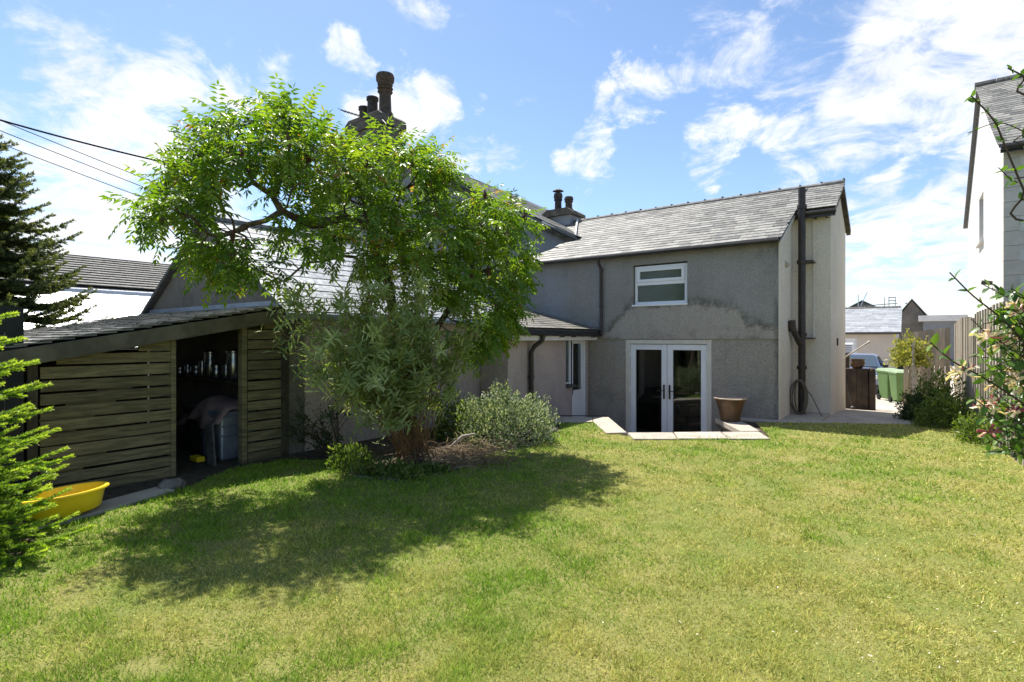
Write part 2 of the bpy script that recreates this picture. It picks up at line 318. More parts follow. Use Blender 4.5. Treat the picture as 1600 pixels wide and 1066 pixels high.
# ------------------------------------------------------------------ mesh helpers
WL = {}                                            # world location of each object
class MB:
    def __init__(s): s.v = []; s.f = []; s.r = []; s.rv = None
    def add(s, vs, fs, r=None):
        o = len(s.v); s.v.extend([tuple(q) for q in vs]); rr = random.random() if r is None else r
        for f in fs: s.f.append(tuple(i+o for i in f)); s.r.append(rr)
        return s
    def box(s, lo, hi, mtx=None, r=None):
        x0, y0, z0 = lo; x1, y1, z1 = hi
        vs = [(x0,y0,z0),(x1,y0,z0),(x1,y1,z0),(x0,y1,z0),(x0,y0,z1),(x1,y0,z1),(x1,y1,z1),(x0,y1,z1)]
        if mtx is not None: vs = [mtx @ Vector(q) for q in vs]
        return s.add(vs, [(0,3,2,1),(4,5,6,7),(0,1,5,4),(1,2,6,5),(2,3,7,6),(3,0,4,7)], r)
    def prism(s, poly, z0, z1, r=None):
        n = len(poly); a = sum(poly[i][0]*poly[(i+1)%n][1]-poly[(i+1)%n][0]*poly[i][1] for i in range(n))
        if a < 0: poly = poly[::-1]
        vs = [(p[0], p[1], z0) for p in poly]+[(p[0], p[1], z1) for p in poly]
        return s.add(vs, [tuple(range(n))[::-1], tuple(range(n, 2*n))]+[(i, (i+1)%n, n+(i+1)%n, n+i) for i in range(n)], r)
    def extr(s, pts, off, r=None):
        """planar polygon in 3D extruded by vector off"""
        n = len(pts); off = Vector(off); vs = [Vector(p) for p in pts]; vs += [v+off for v in vs]
        return s.add(vs, [tuple(range(n))[::-1], tuple(range(n, 2*n))]+[(i, (i+1)%n, n+(i+1)%n, n+i) for i in range(n)], r)
    def tube(s, pts, rad, n=8, cap=True, r=None):
        pts = [Vector(p) for p in pts]; m = len(pts)
        if isinstance(rad, (int, float)): rad = [rad]*m
        up = None; vs = []
        for i, p in enumerate(pts):
            d = (pts[min(i+1, m-1)]-pts[max(i-1, 0)])
            if d.length < 1e-9: d = Vector((0, 0, 1))
            d.normalize()
            if up is None: up = d.orthogonal().normalized()
            up = (up-d*up.dot(d))
            up = up.normalized() if up.length > 1e-6 else d.orthogonal().normalized()
            b = d.cross(up)
            for k in range(n):
                a = 2*math.pi*k/n; vs.append(p+(up*math.cos(a)+b*math.sin(a))*rad[i])
        fs = [(i*n+k, i*n+(k+1)%n, (i+1)*n+(k+1)%n, (i+1)*n+k) for i in range(m-1) for k in range(n)]
        if cap: fs += [tuple(range(n))[::-1], tuple((m-1)*n+k for k in range(n))]
        return s.add(vs, fs, r)
    def lathe(s, c, prof, n=24, sx=1., sy=1., mtx=None, r=None, closed=False):
        vs = []; c = Vector(c)
        for (rr, z) in prof:
            for k in range(n):
                a = 2*math.pi*k/n; q = Vector((rr*math.cos(a)*sx, rr*math.sin(a)*sy, z)); q = (mtx @ q) if mtx is not None else q
                vs.append(c+q)
        m = len(prof); fs = [(i*n+k, i*n+(k+1)%n, (i+1)*n+(k+1)%n, (i+1)*n+k) for i in range(m-1) for k in range(n)]
        fs += [tuple(range(n))[::-1], tuple((m-1)*n+k for k in range(n))]
        return s.add(vs, fs, r)
    def mesh(s, name, off=(0, 0, 0), smooth=False):
        me = bpy.data.meshes.new(name); off = Vector(off)
        me.from_pydata([tuple(Vector(v)-off) for v in s.v], [], s.f); me.update()
        at = me.attributes.new('rnd', 'FLOAT', 'FACE'); at.data.foreach_set('value', s.r)
        if smooth: me.polygons.foreach_set('use_smooth', [True]*len(me.polygons))
        return me

def thing(name, label, cat, loc, group=None):
    o = bpy.data.objects.new(name, None); COL.objects.link(o); o.location = loc; o.empty_display_size = .1
    o['label'] = label; o['category'] = cat
    if group: o['group'] = group
    WL[o.name] = Vector(loc); return o
def link(name, me, mat, parent=None, loc=None, rot=None):
    o = bpy.data.objects.new(name, me); COL.objects.link(o)
    if mat is not None and not me.materials: me.materials.append(M[mat] if isinstance(mat, str) else mat)
    base = Vector((0, 0, 0))
    if parent is not None: o.parent = parent; base = WL[parent.name]
    if loc is not None: o.location = Vector(loc)-base; WL[o.name] = Vector(loc)
    else: WL[o.name] = base.copy()
    if rot is not None: o.rotation_euler = rot
    return o
def part(name, mb, mat, parent, smooth=False, bevel=0., stuff=False):
    o = link(name, mb.mesh(name, WL[parent.name], smooth), mat, parent)
    if bevel: b = o.modifiers.new('bevel', 'BEVEL'); b.width = bevel; b.segments = 2; b.limit_method = 'ANGLE'
    if smooth: o.data.set_sharp_from_angle(angle=R(42))
    if stuff: o['kind'] = 'stuff'
    return o
def single(name, mb, mat, label, cat, group=None, smooth=False, bevel=0., loc=None, kind=None):
    a = np.array(mb.v); base = loc or (float(a[:, 0].mean()), float(a[:, 1].mean()), float(a[:, 2].min()))
    o = link(name, mb.mesh(name, base, smooth), mat, None, base)
    if label: o['label'] = label
    if cat: o['category'] = cat
    if group: o['group'] = group
    if kind: o['kind'] = kind
    if smooth: o.data.set_sharp_from_angle(angle=R(42))
    if bevel: b = o.modifiers.new('bevel', 'BEVEL'); b.width = bevel; b.segments = 2; b.limit_method = 'ANGLE'
    return o
def struct(name, mb, mat, bevel=0.): return single(name, mb, mat, None, None, kind='structure', bevel=bevel, loc=(0, 0, 0))
def copy_tree(o, loc, label, parent=None, rotz=None):
    c = o.copy(); COL.objects.link(c)
    if parent: c.parent = parent
    else:
        c.location = loc; c['label'] = label
        if rotz is not None: c.rotation_euler.z = rotz
    for ch in o.children: copy_tree(ch, None, None, c)
    return c

def wall(name, parent, mat, origin, along, inward, length, z0, z1, thick, holes=(), top=None):
    """wall standing on origin, running 'along', thickness going 'inward'; holes = (a0,a1,z0,z1); top = list of (a,z) for a gabled top"""
    O = Vector(origin); A = Vector(along); I = Vector(inward); mb = MB()
    def P(a, z, t): return (O.x+A.x*a+I.x*t, O.y+A.y*a+I.y*t, z)
    if top:
        pts = [(0, z0), (length, z0)]+top[::-1]
        n = len(pts); mb.add([P(a, z, 0) for a, z in pts]+[P(a, z, thick) for a, z in pts],
                             [tuple(range(n)), tuple(range(n, 2*n))[::-1]]+[(i, n+i, n+(i+1)%n, (i+1)%n) for i in range(n)])
        return part(name, mb, mat, parent)
    xs = sorted({0, length, *[h[0] for h in holes], *[h[1] for h in holes]}); zs = sorted({z0, z1, *[h[2] for h in holes], *[h[3] for h in holes]})
    ish = lambda a, z: any(h[0] < a < h[1] and h[2] < z < h[3] for h in holes)
    for i in range(len(xs)-1):
        for j in range(len(zs)-1):
            a0, a1, b0, b1 = xs[i], xs[i+1], zs[j], zs[j+1]
            if ish((a0+a1)/2, (b0+b1)/2): continue
            mb.add([P(a0,b0,0),P(a1,b0,0),P(a1,b1,0),P(a0,b1,0)], [(0,1,2,3)]); mb.add([P(a0,b0,thick),P(a1,b0,thick),P(a1,b1,thick),P(a0,b1,thick)], [(3,2,1,0)])
    for a0, a1, b0, b1 in list(holes)+[(0, length, z0, z1)]:
        mb.add([P(a0,b0,0),P(a1,b0,0),P(a1,b1,0),P(a0,b1,0),P(a0,b0,thick),P(a1,b0,thick),P(a1,b1,thick),P(a0,b1,thick)], [(0,1,5,4),(1,2,6,5),(2,3,7,6),(3,0,4,7)])
    return part(name, mb, mat, parent)

CAMP = Vector((0, 0, CAMZ))
def slates(parent, roofname, mat, origin, along, upslope, length, slope, w, expo, inside=None, base_t=.05, n_obj=300, thick=.008, basemat=None, jitter=.3):
    """slated roof slope: 'along' is the eave direction, 'upslope' the unit vector up the slope; the largest slates in view are objects, the rest one mesh"""
    O = Vector(origin); A = Vector(along).normalized(); U = Vector(upslope).normalized(); Nn = A.cross(U).normalized()
    if Nn.z < 0: Nn = -Nn
    items = []
    rows = int(math.ceil(slope/expo))
    for j in range(rows):
        s0 = j*expo; a = -w*random.uniform(.3, .6) if j % 2 else -w*random.uniform(0, .15)
        while a < length:
            ww = w*random.uniform(.88, 1.1); a0, a1 = max(a, 0), min(a+ww, length)
            if a1-a0 > w*.15 and (inside is None or inside((a0+a1)/2, s0+expo/2)): items.append((a0, a1, s0))
            a += ww
    def mtx(a0, a1, s0, sc=True):
        tilt = thick*1.6+random.uniform(0, .004)*jitter*3
        ln = min(expo*1.55, slope-s0+.02)
        org = O+A*a0+U*(s0-random.uniform(0, .012)*jitter*3)+Nn*(base_t*.02)
        u2 = (U*ln+Nn*0-Nn*tilt*1.).normalized()
        n2 = A.cross(u2).normalized(); n2 = n2 if n2.z > 0 else -n2
        m = Matrix((( *(A*(a1-a0-.004)), 0), (*(u2*ln), 0), (*n2, 0), (0, 0, 0, 1))).transposed()
        m.translation = org+Nn*(tilt+.002); return m
    unit = MB().box((0, 0, 0), (1, 1, thick))
    items.sort(key=lambda q: (O+A*(q[0]+q[1])*.5+U*q[2]-CAMP).length)
    if n_obj:
        um = unit.mesh('slate'); um.materials.append(M[mat])
        for q in items[:n_obj]:
            o = bpy.data.objects.new('slate', um); COL.objects.link(o); o.parent = parent; m = mtx(*q); m.translation = m.translation-WL[parent.name]; o.matrix_local = m
    rest = items[n_obj:]
    if rest:
        mb = MB()
        for q in rest:
            mb.box((0, 0, 0), (1, 1, thick), mtx(*q))
        part(roofname, mb, mat, parent, stuff=True)

def leafmesh(name, P, D, Nv, ln, wd, rnd, mat, parent, fold=.25, curl=.0, stuff=False, pts=4):
    """many leaves at once: base P, direction D, normal N, length, width"""
    P, D, Nv = [np.asarray(q, float) for q in (P, D, Nv)]; n = len(P); ln = np.broadcast_to(ln, n)[:, None]; wd = np.broadcast_to(wd, n)[:, None]
    D = D/np.maximum(np.linalg.norm(D, axis=1, keepdims=True), 1e-9); Sd = np.cross(D, Nv); Sd /= np.maximum(np.linalg.norm(Sd, axis=1, keepdims=True), 1e-9); Nn = np.cross(Sd, D)
    mid = P+D*ln*.45
    if pts == 4:
        V = np.stack([P, mid+Sd*wd*.5+Nn*wd*fold, P+D*ln-Nn*ln*curl, mid-Sd*wd*.5+Nn*wd*fold], 1); F = np.array([[0, 1, 2], [0, 2, 3]])
    elif pts == 6:
        m2 = P+D*ln*.72-Nn*ln*curl*.4; m1 = P+D*ln*.3
        V = np.stack([P, m1+Sd*wd*.5+Nn*wd*fold, m2+Sd*wd*.36+Nn*wd*fold*.6, P+D*ln-Nn*ln*curl, m2-Sd*wd*.36+Nn*wd*fold*.6, m1-Sd*wd*.5+Nn*wd*fold, m1, m2], 1)
        F = np.array([[0, 1, 6], [1, 2, 7], [1, 7, 6], [2, 3, 7], [3, 4, 7], [4, 5, 6], [4, 6, 7], [5, 0, 6]])
    else:
        V = np.stack([P-Sd*wd*.5, P+Sd*wd*.5, P+D*ln], 1); F = np.array([[0, 1, 2]])
    k = V.shape[1]; tri = (np.arange(n)[:, None, None]*k+F[None]).reshape(-1)
    V = V.reshape(-1, 3)-np.array(WL[parent.name] if parent else (0, 0, 0))[None]
    me = bpy.data.meshes.new(name); me.vertices.add(len(V)); me.vertices.foreach_set('co', V.ravel())
    nt = len(tri)//3; me.loops.add(len(tri)); me.loops.foreach_set('vertex_index', tri.astype(np.int32))
    me.polygons.add(nt); me.polygons.foreach_set('loop_start', np.arange(0, nt*3, 3, dtype=np.int32))
    me.update(); at = me.attributes.new('rnd', 'FLOAT', 'POINT'); at.data.foreach_set('value', np.repeat(np.asarray(rnd, float), k))
    me.validate()
    o = link(name, me, mat, parent)
    if stuff: o['kind'] = 'stuff'
    return o
def rand_unit(n):
    v = rng.normal(size=(n, 3)); return v/np.linalg.norm(v, axis=1, keepdims=True)

# ================================================================== THE SETTING
ZD = -.55                                                          # level of the driveway beyond
def sst(a, b, x): t = min(max((x-a)/(b-a), 0), 1); return t*t*(3-2*t)
def zpath(y): return -.03-.52*sst(12, 21, y)
HOLE = [(-5.54, 8.95), (-4.71, 9.5), (-3.73, 8.17), (-2.2, 9.38), (-2.95, 10.50)]
LAWN = [(-4.4, -5), (-4.55, .5), (-4.9, 1.0), (-5.42, 1.22), (-5.8, 2.35), (-6.3, 3.1), (-6.2, 3.75), (-5.75, 4.05), (-4.95, 3.72), (-4.32, 3.92), (-4.2, 4.6), (-4.45, 5.5), (-4.3, 6.5), (-4.75, 7.8),
        (-5.26, 8.5), (-4.73, 8.88), (-3.97, 7.92), (-3.43, 7.72), (-1.76, 8.98), (-2.25, 10.3), (-1.95, 10.62), (-1.0, 11.25), (.62, 12.1), (.80, 12.1), (1.9, -5)]
def sheet(name, poly, z, mat):
    mb = MB(); mb.add([(x, y, z) for x, y in poly], [tuple(range(len(poly)))[::-1] if sum(poly[i][0]*poly[(i+1)%len(poly)][1]-poly[(i+1)%len(poly)][0]*poly[i][1] for i in range(len(poly))) < 0 else tuple(range(len(poly)))])
    o = struct(name, mb, mat); bm = bmesh.new(); bm.from_mesh(o.data); bmesh.ops.triangulate(bm, faces=bm.faces[:]); bm.to_mesh(o.data); bm.free(); return o
mb = MB(); mb.lathe((0, 0, 0), [(.01, -.86), (60, -.86), (250, -.9), (700, -1.2)], 48); mb.f = mb.f[:-2]; mb.r = mb.r[:-2]
struct('ground', mb, 'ground')
sheet('garden_soil', [(-6.62, -5), (-6.62, 8.0), (-5.95, 8.0), (-5.54, 8.95), (-4.71, 9.5), (-3.73, 8.17), (-2.2, 9.38), (-2.95, 10.5), (-2.95, 10.93), (-2.02, 10.93), (-2.0, 10.70), (-1.0, 11.3), (.95, 12.4), (2.1, -5)], -.012, 'soil')
sheet('lawn', LAWN, .012, 'lawn')
# hills on the horizon
mb = MB(); n = 160; ring = []
for k in range(n):
    a = 2*math.pi*k/n; ring.append((a, 5+3.2*math.sin(a*3+1)+2.*math.sin(a*7+.4)+1.2*math.sin(a*17)))
vs = [];
for a, h in ring: vs += [(520*math.cos(a), 520*math.sin(a), -2), (560*math.cos(a), 560*math.sin(a), h+1), (640*math.cos(a), 640*math.sin(a), -2)]
mb.add(vs, [(3*k+j, 3*((k+1) % n)+j, 3*((k+1) % n)+j+1, 3*k+j+1) for k in range(n) for j in (0, 1)])
struct('hill', mb, 'hill')
# driveway and the concrete path running down to it
mb = MB(); xs = [-14, -6, -2, -1.34, -.6, .1, .9, 5, 14]; ys = [11.25, 11.7, 12.4, 13.2, 14.4, 15.6, 17, 18.5, 20, 21.5, 30, 60]
for i in range(len(xs)-1):
    for j in range(len(ys)-1):
        if ys[j] < 16 and (xs[i] < -2.1 or xs[i] >= .9): continue
        q = [(xs[i], ys[j]), (xs[i+1], ys[j]), (xs[i+1], ys[j+1]), (xs[i], ys[j+1])]
        mb.add([(x, y, zpath(y)-(.02 if y < 11.3 else 0)) for x, y in q], [(0, 1, 2, 3)])
struct('driveway', mb, 'path')
mb = MB()                                                          # narrow concrete strip at the foot of the wing
mb.prism([(-2.3, 10.58), (-1.98, 10.60), (-1.0, 11.22), (.9, 12.32), (.9, 12.5), (-1.05, 11.4), (-1.36, 11.3), (-1.36, 12.6), (-1.99, 12.6), (-1.99, 10.93), (-2.94, 10.93), (-2.9, 10.58)], -.2, .014)
struct('path', mb, 'concrete')
mb = MB(); mb.prism([(-5.93, 8.6), (-5.54, 8.9), (-4.71, 9.5), (-3.73, 8.1), (-2.15, 9.38), (-2.95, 10.5), (-2.95, 11.2), (-5.93, 11.2)], -.84, -.70); struct('patio_floor', mb, 'path')
mb = MB(); mb.prism([(-5.45, 1.19), (-5.82, 2.33), (-6.08, 2.25), (-5.72, 1.08)], -.15, .03); struct('concrete_edging', mb, 'path', .01)

# lawn grass
def vnoise(x, y, seed):
    xi = np.floor(x).astype(int); yi = np.floor(y).astype(int); fx = x-xi; fy = y-yi; fx = fx*fx*(3-2*fx); fy = fy*fy*(3-2*fy)
    T = np.random.default_rng(seed).random((256, 256)); g = lambda a, b: T[a % 256, b % 256]
    return (g(xi, yi)*(1-fx)+g(xi+1, yi)*fx)*(1-fy)+(g(xi, yi+1)*(1-fx)+g(xi+1, yi+1)*fx)*fy
def inpoly(x, y, poly):
    c = np.zeros(len(x), bool); n = len(poly)
    for i in range(n):
        x0, y0 = poly[i]; x1, y1 = poly[(i+1) % n]
        c ^= ((y0 > y) != (y1 > y)) & (x < (x1-x0)*(y-y0)/((y1-y0) or 1e-9)+x0)
    return c
def grass():
    N = 760000; d = np.exp(rng.uniform(math.log(1.1), math.log(13.5), N)); a = rng.uniform(-1.05, 1.05, N)
    X = d*np.sin(a); Y = d*np.cos(a); x = X*CT-Y*ST; y = X*ST+Y*CT
    k = inpoly(x, y, LAWN); x, y, d = x[k], y[k], d[k]
    dens = vnoise(x*7, y*7, 3)*.5+vnoise(x*19, y*19, 4)*.5; bare = vnoise(x*2.1+9, y*2.1, 8)*.6+vnoise(x*6, y*6+3, 9)*.4
    k = (rng.random(len(x)) < .45+dens*.8) & (rng.random(len(x)) > np.clip((bare-.76)*9, 0, .75)); x, y, d = x[k], y[k], d[k]
    n = len(x)
    dry = vnoise(x*.55+5, y*.55, 1)*.42+vnoise(x*1.7, y*1.7+7, 2)*.3+vnoise(x*5, y*5, 5)*.28
    dry = dry+.23*np.clip((x+3.0)/3.0, -.7, 1)-.10*np.exp(-((x+3.1)**2+(y-5)**2)/2.5)-.14*np.clip((-3.6-x)/1.5, 0, 1)+.05
    dry = np.clip((dry-.42)/.27, 0, 1); dry = np.clip(dry*.85+rng.normal(0, .27, n), 0, 1)
    tuft = np.clip((vnoise(x*4.3, y*4.3, 6)*.6+vnoise(x*11, y*11, 7)*.4-.5)*4, -.35, 1)
    ln = rng.uniform(.018, .046, n)*(1.12-.35*dry)*(1+.55*tuft); wd = rng.uniform(.003, .0072, n)*np.clip(d/3.4, .8, 3.0)
    D = rand_unit(n); D[:, 2] = np.abs(D[:, 2])*.9+.55-.25*dry
    Nv = rand_unit(n)
    P = np.stack([x, y, np.full(n, .010)], 1)
    o = leafmesh('grass_blades', P, D, Nv, ln, wd, np.clip(rng.random(n)*.85+.3*(vnoise(x*9, y*9, 12)-.35), 0, 1), 'grass', None, pts=3)
    at = o.data.attributes.new('dry', 'FLOAT', 'POINT'); at.data.foreach_set('value', np.repeat(dry, 3))
    o['kind'] = 'stuff'; o['label'] = 'short patchy mown grass covering the lawn'
grass()

# ================================================================== REAR WING (two storeys, French doors)
wing = thing('rendered_house_wing', 'two storey grey roughcast house wing with slate roof and white French doors', 'house', (-4.2, 11.5, -.7))
YF = 10.96
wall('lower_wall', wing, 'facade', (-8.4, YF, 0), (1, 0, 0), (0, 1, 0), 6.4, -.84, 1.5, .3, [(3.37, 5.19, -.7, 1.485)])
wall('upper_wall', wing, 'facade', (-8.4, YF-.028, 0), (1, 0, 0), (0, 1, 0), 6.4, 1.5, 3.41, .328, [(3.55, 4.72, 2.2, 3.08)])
rz = lambda y: 3.40+.505*(y-YF)
wall('return_wall', wing, 'cream', (-1.985, YF-.03, 0), (0, 1, 0), (-1, 0, 0), .30, -.8, 0, .014, top=[(0, 3.34), (.30, rz(11.23)-.05)])
wall('return_wall', wing, 'cream', (-1.985, YF+.2705, 0), (0, 1, 0), (-1, 0, 0), 1.30, -.8, 0, .25, top=[(0, rz(11.23)-.05), (1.30, rz(12.53)-.05)])
wall('setback_wall', wing, 'cream', (-2.25, 12.53, 0), (1, 0, 0), (0, 1, 0), .91, -.8, rz(12.53)-.06, .2)
wall('gable_wall', wing, 'cream', (-1.338, 12.528, 0), (0, 1, 0), (-1, 0, 0), 2.87, -.9, 0, .25, top=[(0, rz(12.53)-.06), (1.47, 4.88), (2.87, 4.2)])
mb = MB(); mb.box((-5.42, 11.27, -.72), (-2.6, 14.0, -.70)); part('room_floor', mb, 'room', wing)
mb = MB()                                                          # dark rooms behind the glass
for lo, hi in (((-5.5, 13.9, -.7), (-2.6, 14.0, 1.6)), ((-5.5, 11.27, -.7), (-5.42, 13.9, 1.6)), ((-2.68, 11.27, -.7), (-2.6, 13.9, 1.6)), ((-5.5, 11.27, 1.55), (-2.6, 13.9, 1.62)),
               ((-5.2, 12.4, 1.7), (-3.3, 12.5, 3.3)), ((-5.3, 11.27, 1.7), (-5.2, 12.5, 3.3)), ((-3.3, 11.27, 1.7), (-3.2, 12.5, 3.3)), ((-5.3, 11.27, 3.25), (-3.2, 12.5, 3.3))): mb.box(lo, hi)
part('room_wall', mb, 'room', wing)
# roof of the wing
valley = lambda y: (-7.75+(y-10.9)*.56) if y < 12.24 else -7-(rz(y)-4.05)/.515
rf = MB()
dk = lambda pts, off: [(x, y, rz(y)+off) for x, y in pts]
rf.extr(dk([(-7.8, 10.80), (-1.95, 10.80), (-1.95, 12.36), (-1.24, 12.36), (-1.24, 14.0), (-8.7, 14.0), (-7, 12.24)], .02), (0, 0, -.07))
rf.extr([(-8.7, 14.0, 4.955), (-1.24, 14.0, 4.955), (-1.24, 15.6, 4.17), (-8.7, 15.6, 4.17)], (0, 0, -.07))
roof = part('roof', rf, 'slate_dark', wing)
cs, sn = 1/math.hypot(1, .505), .505/math.hypot(1, .505)
def ins(a, s):
    y = 10.77+s*cs; x = -8.8+a
    return x > valley(y)+.05
slates(roof, 'slate_field', 'slate', (-8.8, 10.77, rz(10.77)+.024), (1, 0, 0), (0, cs, sn), 6.88, 3.61, .25, .178, ins, n_obj=255)
slates(roof, 'slate_field', 'slate', (-1.915, 12.29, rz(12.29)+.024), (1, 0, 0), (0, cs, sn), .70, 1.91, .25, .178, n_obj=45)
for k in range(17):
    x0 = -8.55+k*.43; t = MB(); pr = [(.13*math.cos(a), .13*math.sin(a)) for a in [math.pi*j/8 for j in range(9)]]; z = 4.915+random.uniform(-.006, .006)
    t.add([(x0+.005, 14+y, z+q*.75) for y, q in pr]+[(x0+.435, 14+y, z+q*.75+.004) for y, q in pr], [(i, i+1, 10+i, 9+i) for i in range(8)]+[tuple(range(9)), tuple(range(9, 18))[::-1]])
    t.box((x0+.41, 13.93, z+.085), (x0+.445, 14.07, z+.115)); part('ridge_tile', t, 'ridge', roof)
mb = MB(); mb.extr([(-7.0, 12.22, 4.07), (-8.6, 12.22, 3.42), (-8.35, 10.82, 3.36), (-7.78, 10.80, 3.34)], (0, 0, -.05)); part('hip_slates', mb, 'slate_dark', roof)
mb = MB(); mb.tube([(-7.95, 12.12, 4.62), (-7.0, 12.15, 4.12)], .035, 6); mb.tube([(-7.0, 12.2, 4.14), (-7.9, 13.9, 4.98)], .03, 6); part('lead_flashing', mb, 'fascia', roof)
mb = MB(); mb.box((-8.3, 10.72, 3.255), (-1.99, 10.78, 3.335)); mb.tube([(-8.3, 10.735, 3.30), (-1.97, 10.735, 3.29)], .045, 8); part('gutter', mb, 'black', wing)
mb = MB(); mb.box((-2.02, 12.30, 3.93), (-1.235, 12.36, 4.06)); mb.tube([(-2.0, 12.28, 4.02), (-1.22, 12.28, 4.02)], .045, 8)
for x in (-1.62, -1.42): mb.box((x, 12.34, 3.92), (x+.05, 12.5, 3.99))
part('gutter', mb, 'black', wing)
mb = MB(); mb.extr([(-1.955, 10.80, 3.29), (-1.955, 12.36, 4.08), (-1.955, 12.36, 4.02), (-1.955, 10.80, 3.22)], (.02, 0, 0)); part('verge_strip', mb, 'creamframe', wing)
mb = MB(); mb.extr([(-1.335, 12.36, 4.06), (-1.335, 14, 4.89), (-1.335, 15.6, 4.10), (-1.335, 15.6, 4.04), (-1.335, 14, 4.82), (-1.335, 12.36, 3.99)], (.09, 0, 0)); part('verge_strip', mb, 'shedpost', wing)
# downpipes and soil stack
mb = MB(); mb.tube([(-5.58, 10.74, 3.28), (-5.58, 10.76, 3.16), (-5.58, 10.87, 3.06), (-5.58, 10.88, 1.72), (-5.56, 10.82, 1.6)], .036, 10)
for z in (3.0, 2.2): mb.tube([(-5.58, 10.88, z), (-5.58, 10.88, z+.05)], .048, 10)
part('downpipe', mb, 'brownpipe', wing, smooth=True)
mb = MB(); mb.tube([(-1.80, 12.16, -.1), (-1.80, 12.16, 4.52)], .068, 14)
for z in (.9, 1.55, 3.0, 4.1): mb.tube([(-1.80, 12.16, z), (-1.80, 12.16, z+.07)], .092, 14)
mb.tube([(-1.80, 12.16, 1.35), (-1.86, 12.02, 1.52), (-1.93, 11.86, 1.74)], .06, 12); mb.tube([(-1.93, 11.86, 1.66), (-1.94, 11.82, 1.86)], [.075, .085], 12)
for z in (1.5, 3.03): mb.box((-1.76, 12.12, z), (-1.60, 12.5, z+.03))
part('soil_pipe', mb, 'brownpipe', wing, smooth=True)
mb = MB(); mb.tube([(-1.64, 12.49, 1.5), (-1.64, 12.49, 4.0)], .012, 6); part('cable', mb, 'creamframe', wing)
mb = MB(); mb.tube([(-2.02, 11.5, 2.95), (-1.93, 11.5, 2.9)], [.07, .045], 10); part('vent_cowl', mb, 'concrete', wing)
mb = MB(); mb.box((-1.335, 13.55, 1.36), (-1.31, 13.62, 1.52)); part('meter_cover', mb, 'black', wing)
# French doors
def rect_frame(mb, x0, x1, z0, z1, y0, y1, w, wt=None, wb=None):
    wt = wt or w; wb = wb or w
    mb.box((x0, y0, z0), (x0+w, y1, z1)); mb.box((x1-w, y0, z0), (x1, y1, z1)); mb.box((x0+w, y0, z1-wt), (x1-w, y1, z1)); mb.box((x0+w, y0, z0), (x1-w, y1, z0+wb))
mb = MB(); rect_frame(mb, -5.03, -3.21, -.70, 1.485, YF-.012, YF+.16, .095, .085, .03); part('door_frame', mb, 'creamframe', wing, bevel=.006)
for i, (x0, x1) in enumerate(((-4.93, -4.125), (-4.115, -3.31))):
    mb = MB(); rect_frame(mb, x0, x1, -.665, 1.39, YF+.02, YF+.085, .115, .115, .16); dr = part('door', mb, 'upvc', wing, bevel=.006)
    mb = MB(); mb.box((x0+.11, YF+.045, -.51), (x1-.11, YF+.06, 1.28)); part('pane', mb, 'glass', dr)
    mb = MB(); xh = x1-.055 if i == 0 else x0+.055; sg = -1 if i == 0 else 1
    mb.box((xh-.016, YF-.001, .26), (xh+.016, YF+.022, .55)); mb.tube([(xh, YF, .43), (xh, YF-.05, .43), (xh+sg*.13, YF-.05, .425)], .010, 6); part('handle', mb, 'brownpipe', dr)
    for z in (-.45, .4, 1.15):
        mb = MB(); xx = x0 if i == 0 else x1; mb.box((xx-.035, YF-.002, z), (xx+.035, YF+.022, z+.035)); mb.tube([(xx, YF-.006, z-.03), (xx, YF-.006, z+.065)], .012, 8); part('hinge', mb, 'upvc', dr)
# upper window
mb = MB(); rect_frame(mb, -4.83, -3.70, 2.235, 3.05, YF+.03, YF+.10, .055); win = part('window', mb, 'upvc', wing, bevel=.005)
mb = MB(); mb.box((-4.775, YF+.025, 2.64), (-3.755, YF+.10, 2.71)); rect_frame(mb, -4.775, -3.755, 2.71, 2.995, YF+.005, YF+.07, .06); part('top_sash', mb, 'upvc', win, bevel=.005)
mb = MB(); mb.box((-4.72, YF+.045, 2.76), (-3.81, YF+.06, 2.94)); part('pane', mb, 'frost', win)
mb = MB(); mb.box((-4.775, YF+.055, 2.29), (-3.755, YF+.07, 2.64)); part('pane', mb, 'frost', win)
mb = MB(); mb.box((-4.87, YF-.05, 2.195), (-3.67, YF+.09, 2.232)); part('sill', mb, 'upvc', win, bevel=.005)
mb = MB(); mb.box((-4.8, YF+.12, 2.20), (-3.73, YF+.34, 2.225)); part('inner_sill', mb, 'upvc', win)
vs_ = thing('flower_vase', 'white flowers in a slim vase behind the frosted upper window', 'vase', (-4.58, YF+.17, 2.226))
mb = MB(); mb.lathe((-4.58, YF+.17, 2.226), [(.02, 0), (.03, .02), (.028, .06), (.012, .10), (.016, .12), (.008, .12)], 12); part('vase', mb, 'upvc', vs_, smooth=True)
mb = MB()
for k in range(9):
    a = k*.7; e = Vector((-4.58+.07*math.cos(a), YF+.16+.02*math.sin(a), 2.42+.05*math.sin(a*1.7))); mb.tube([(-4.58, YF+.17, 2.34), e], [.004, .014], 5)
part('flower', mb, 'upvc', vs_)
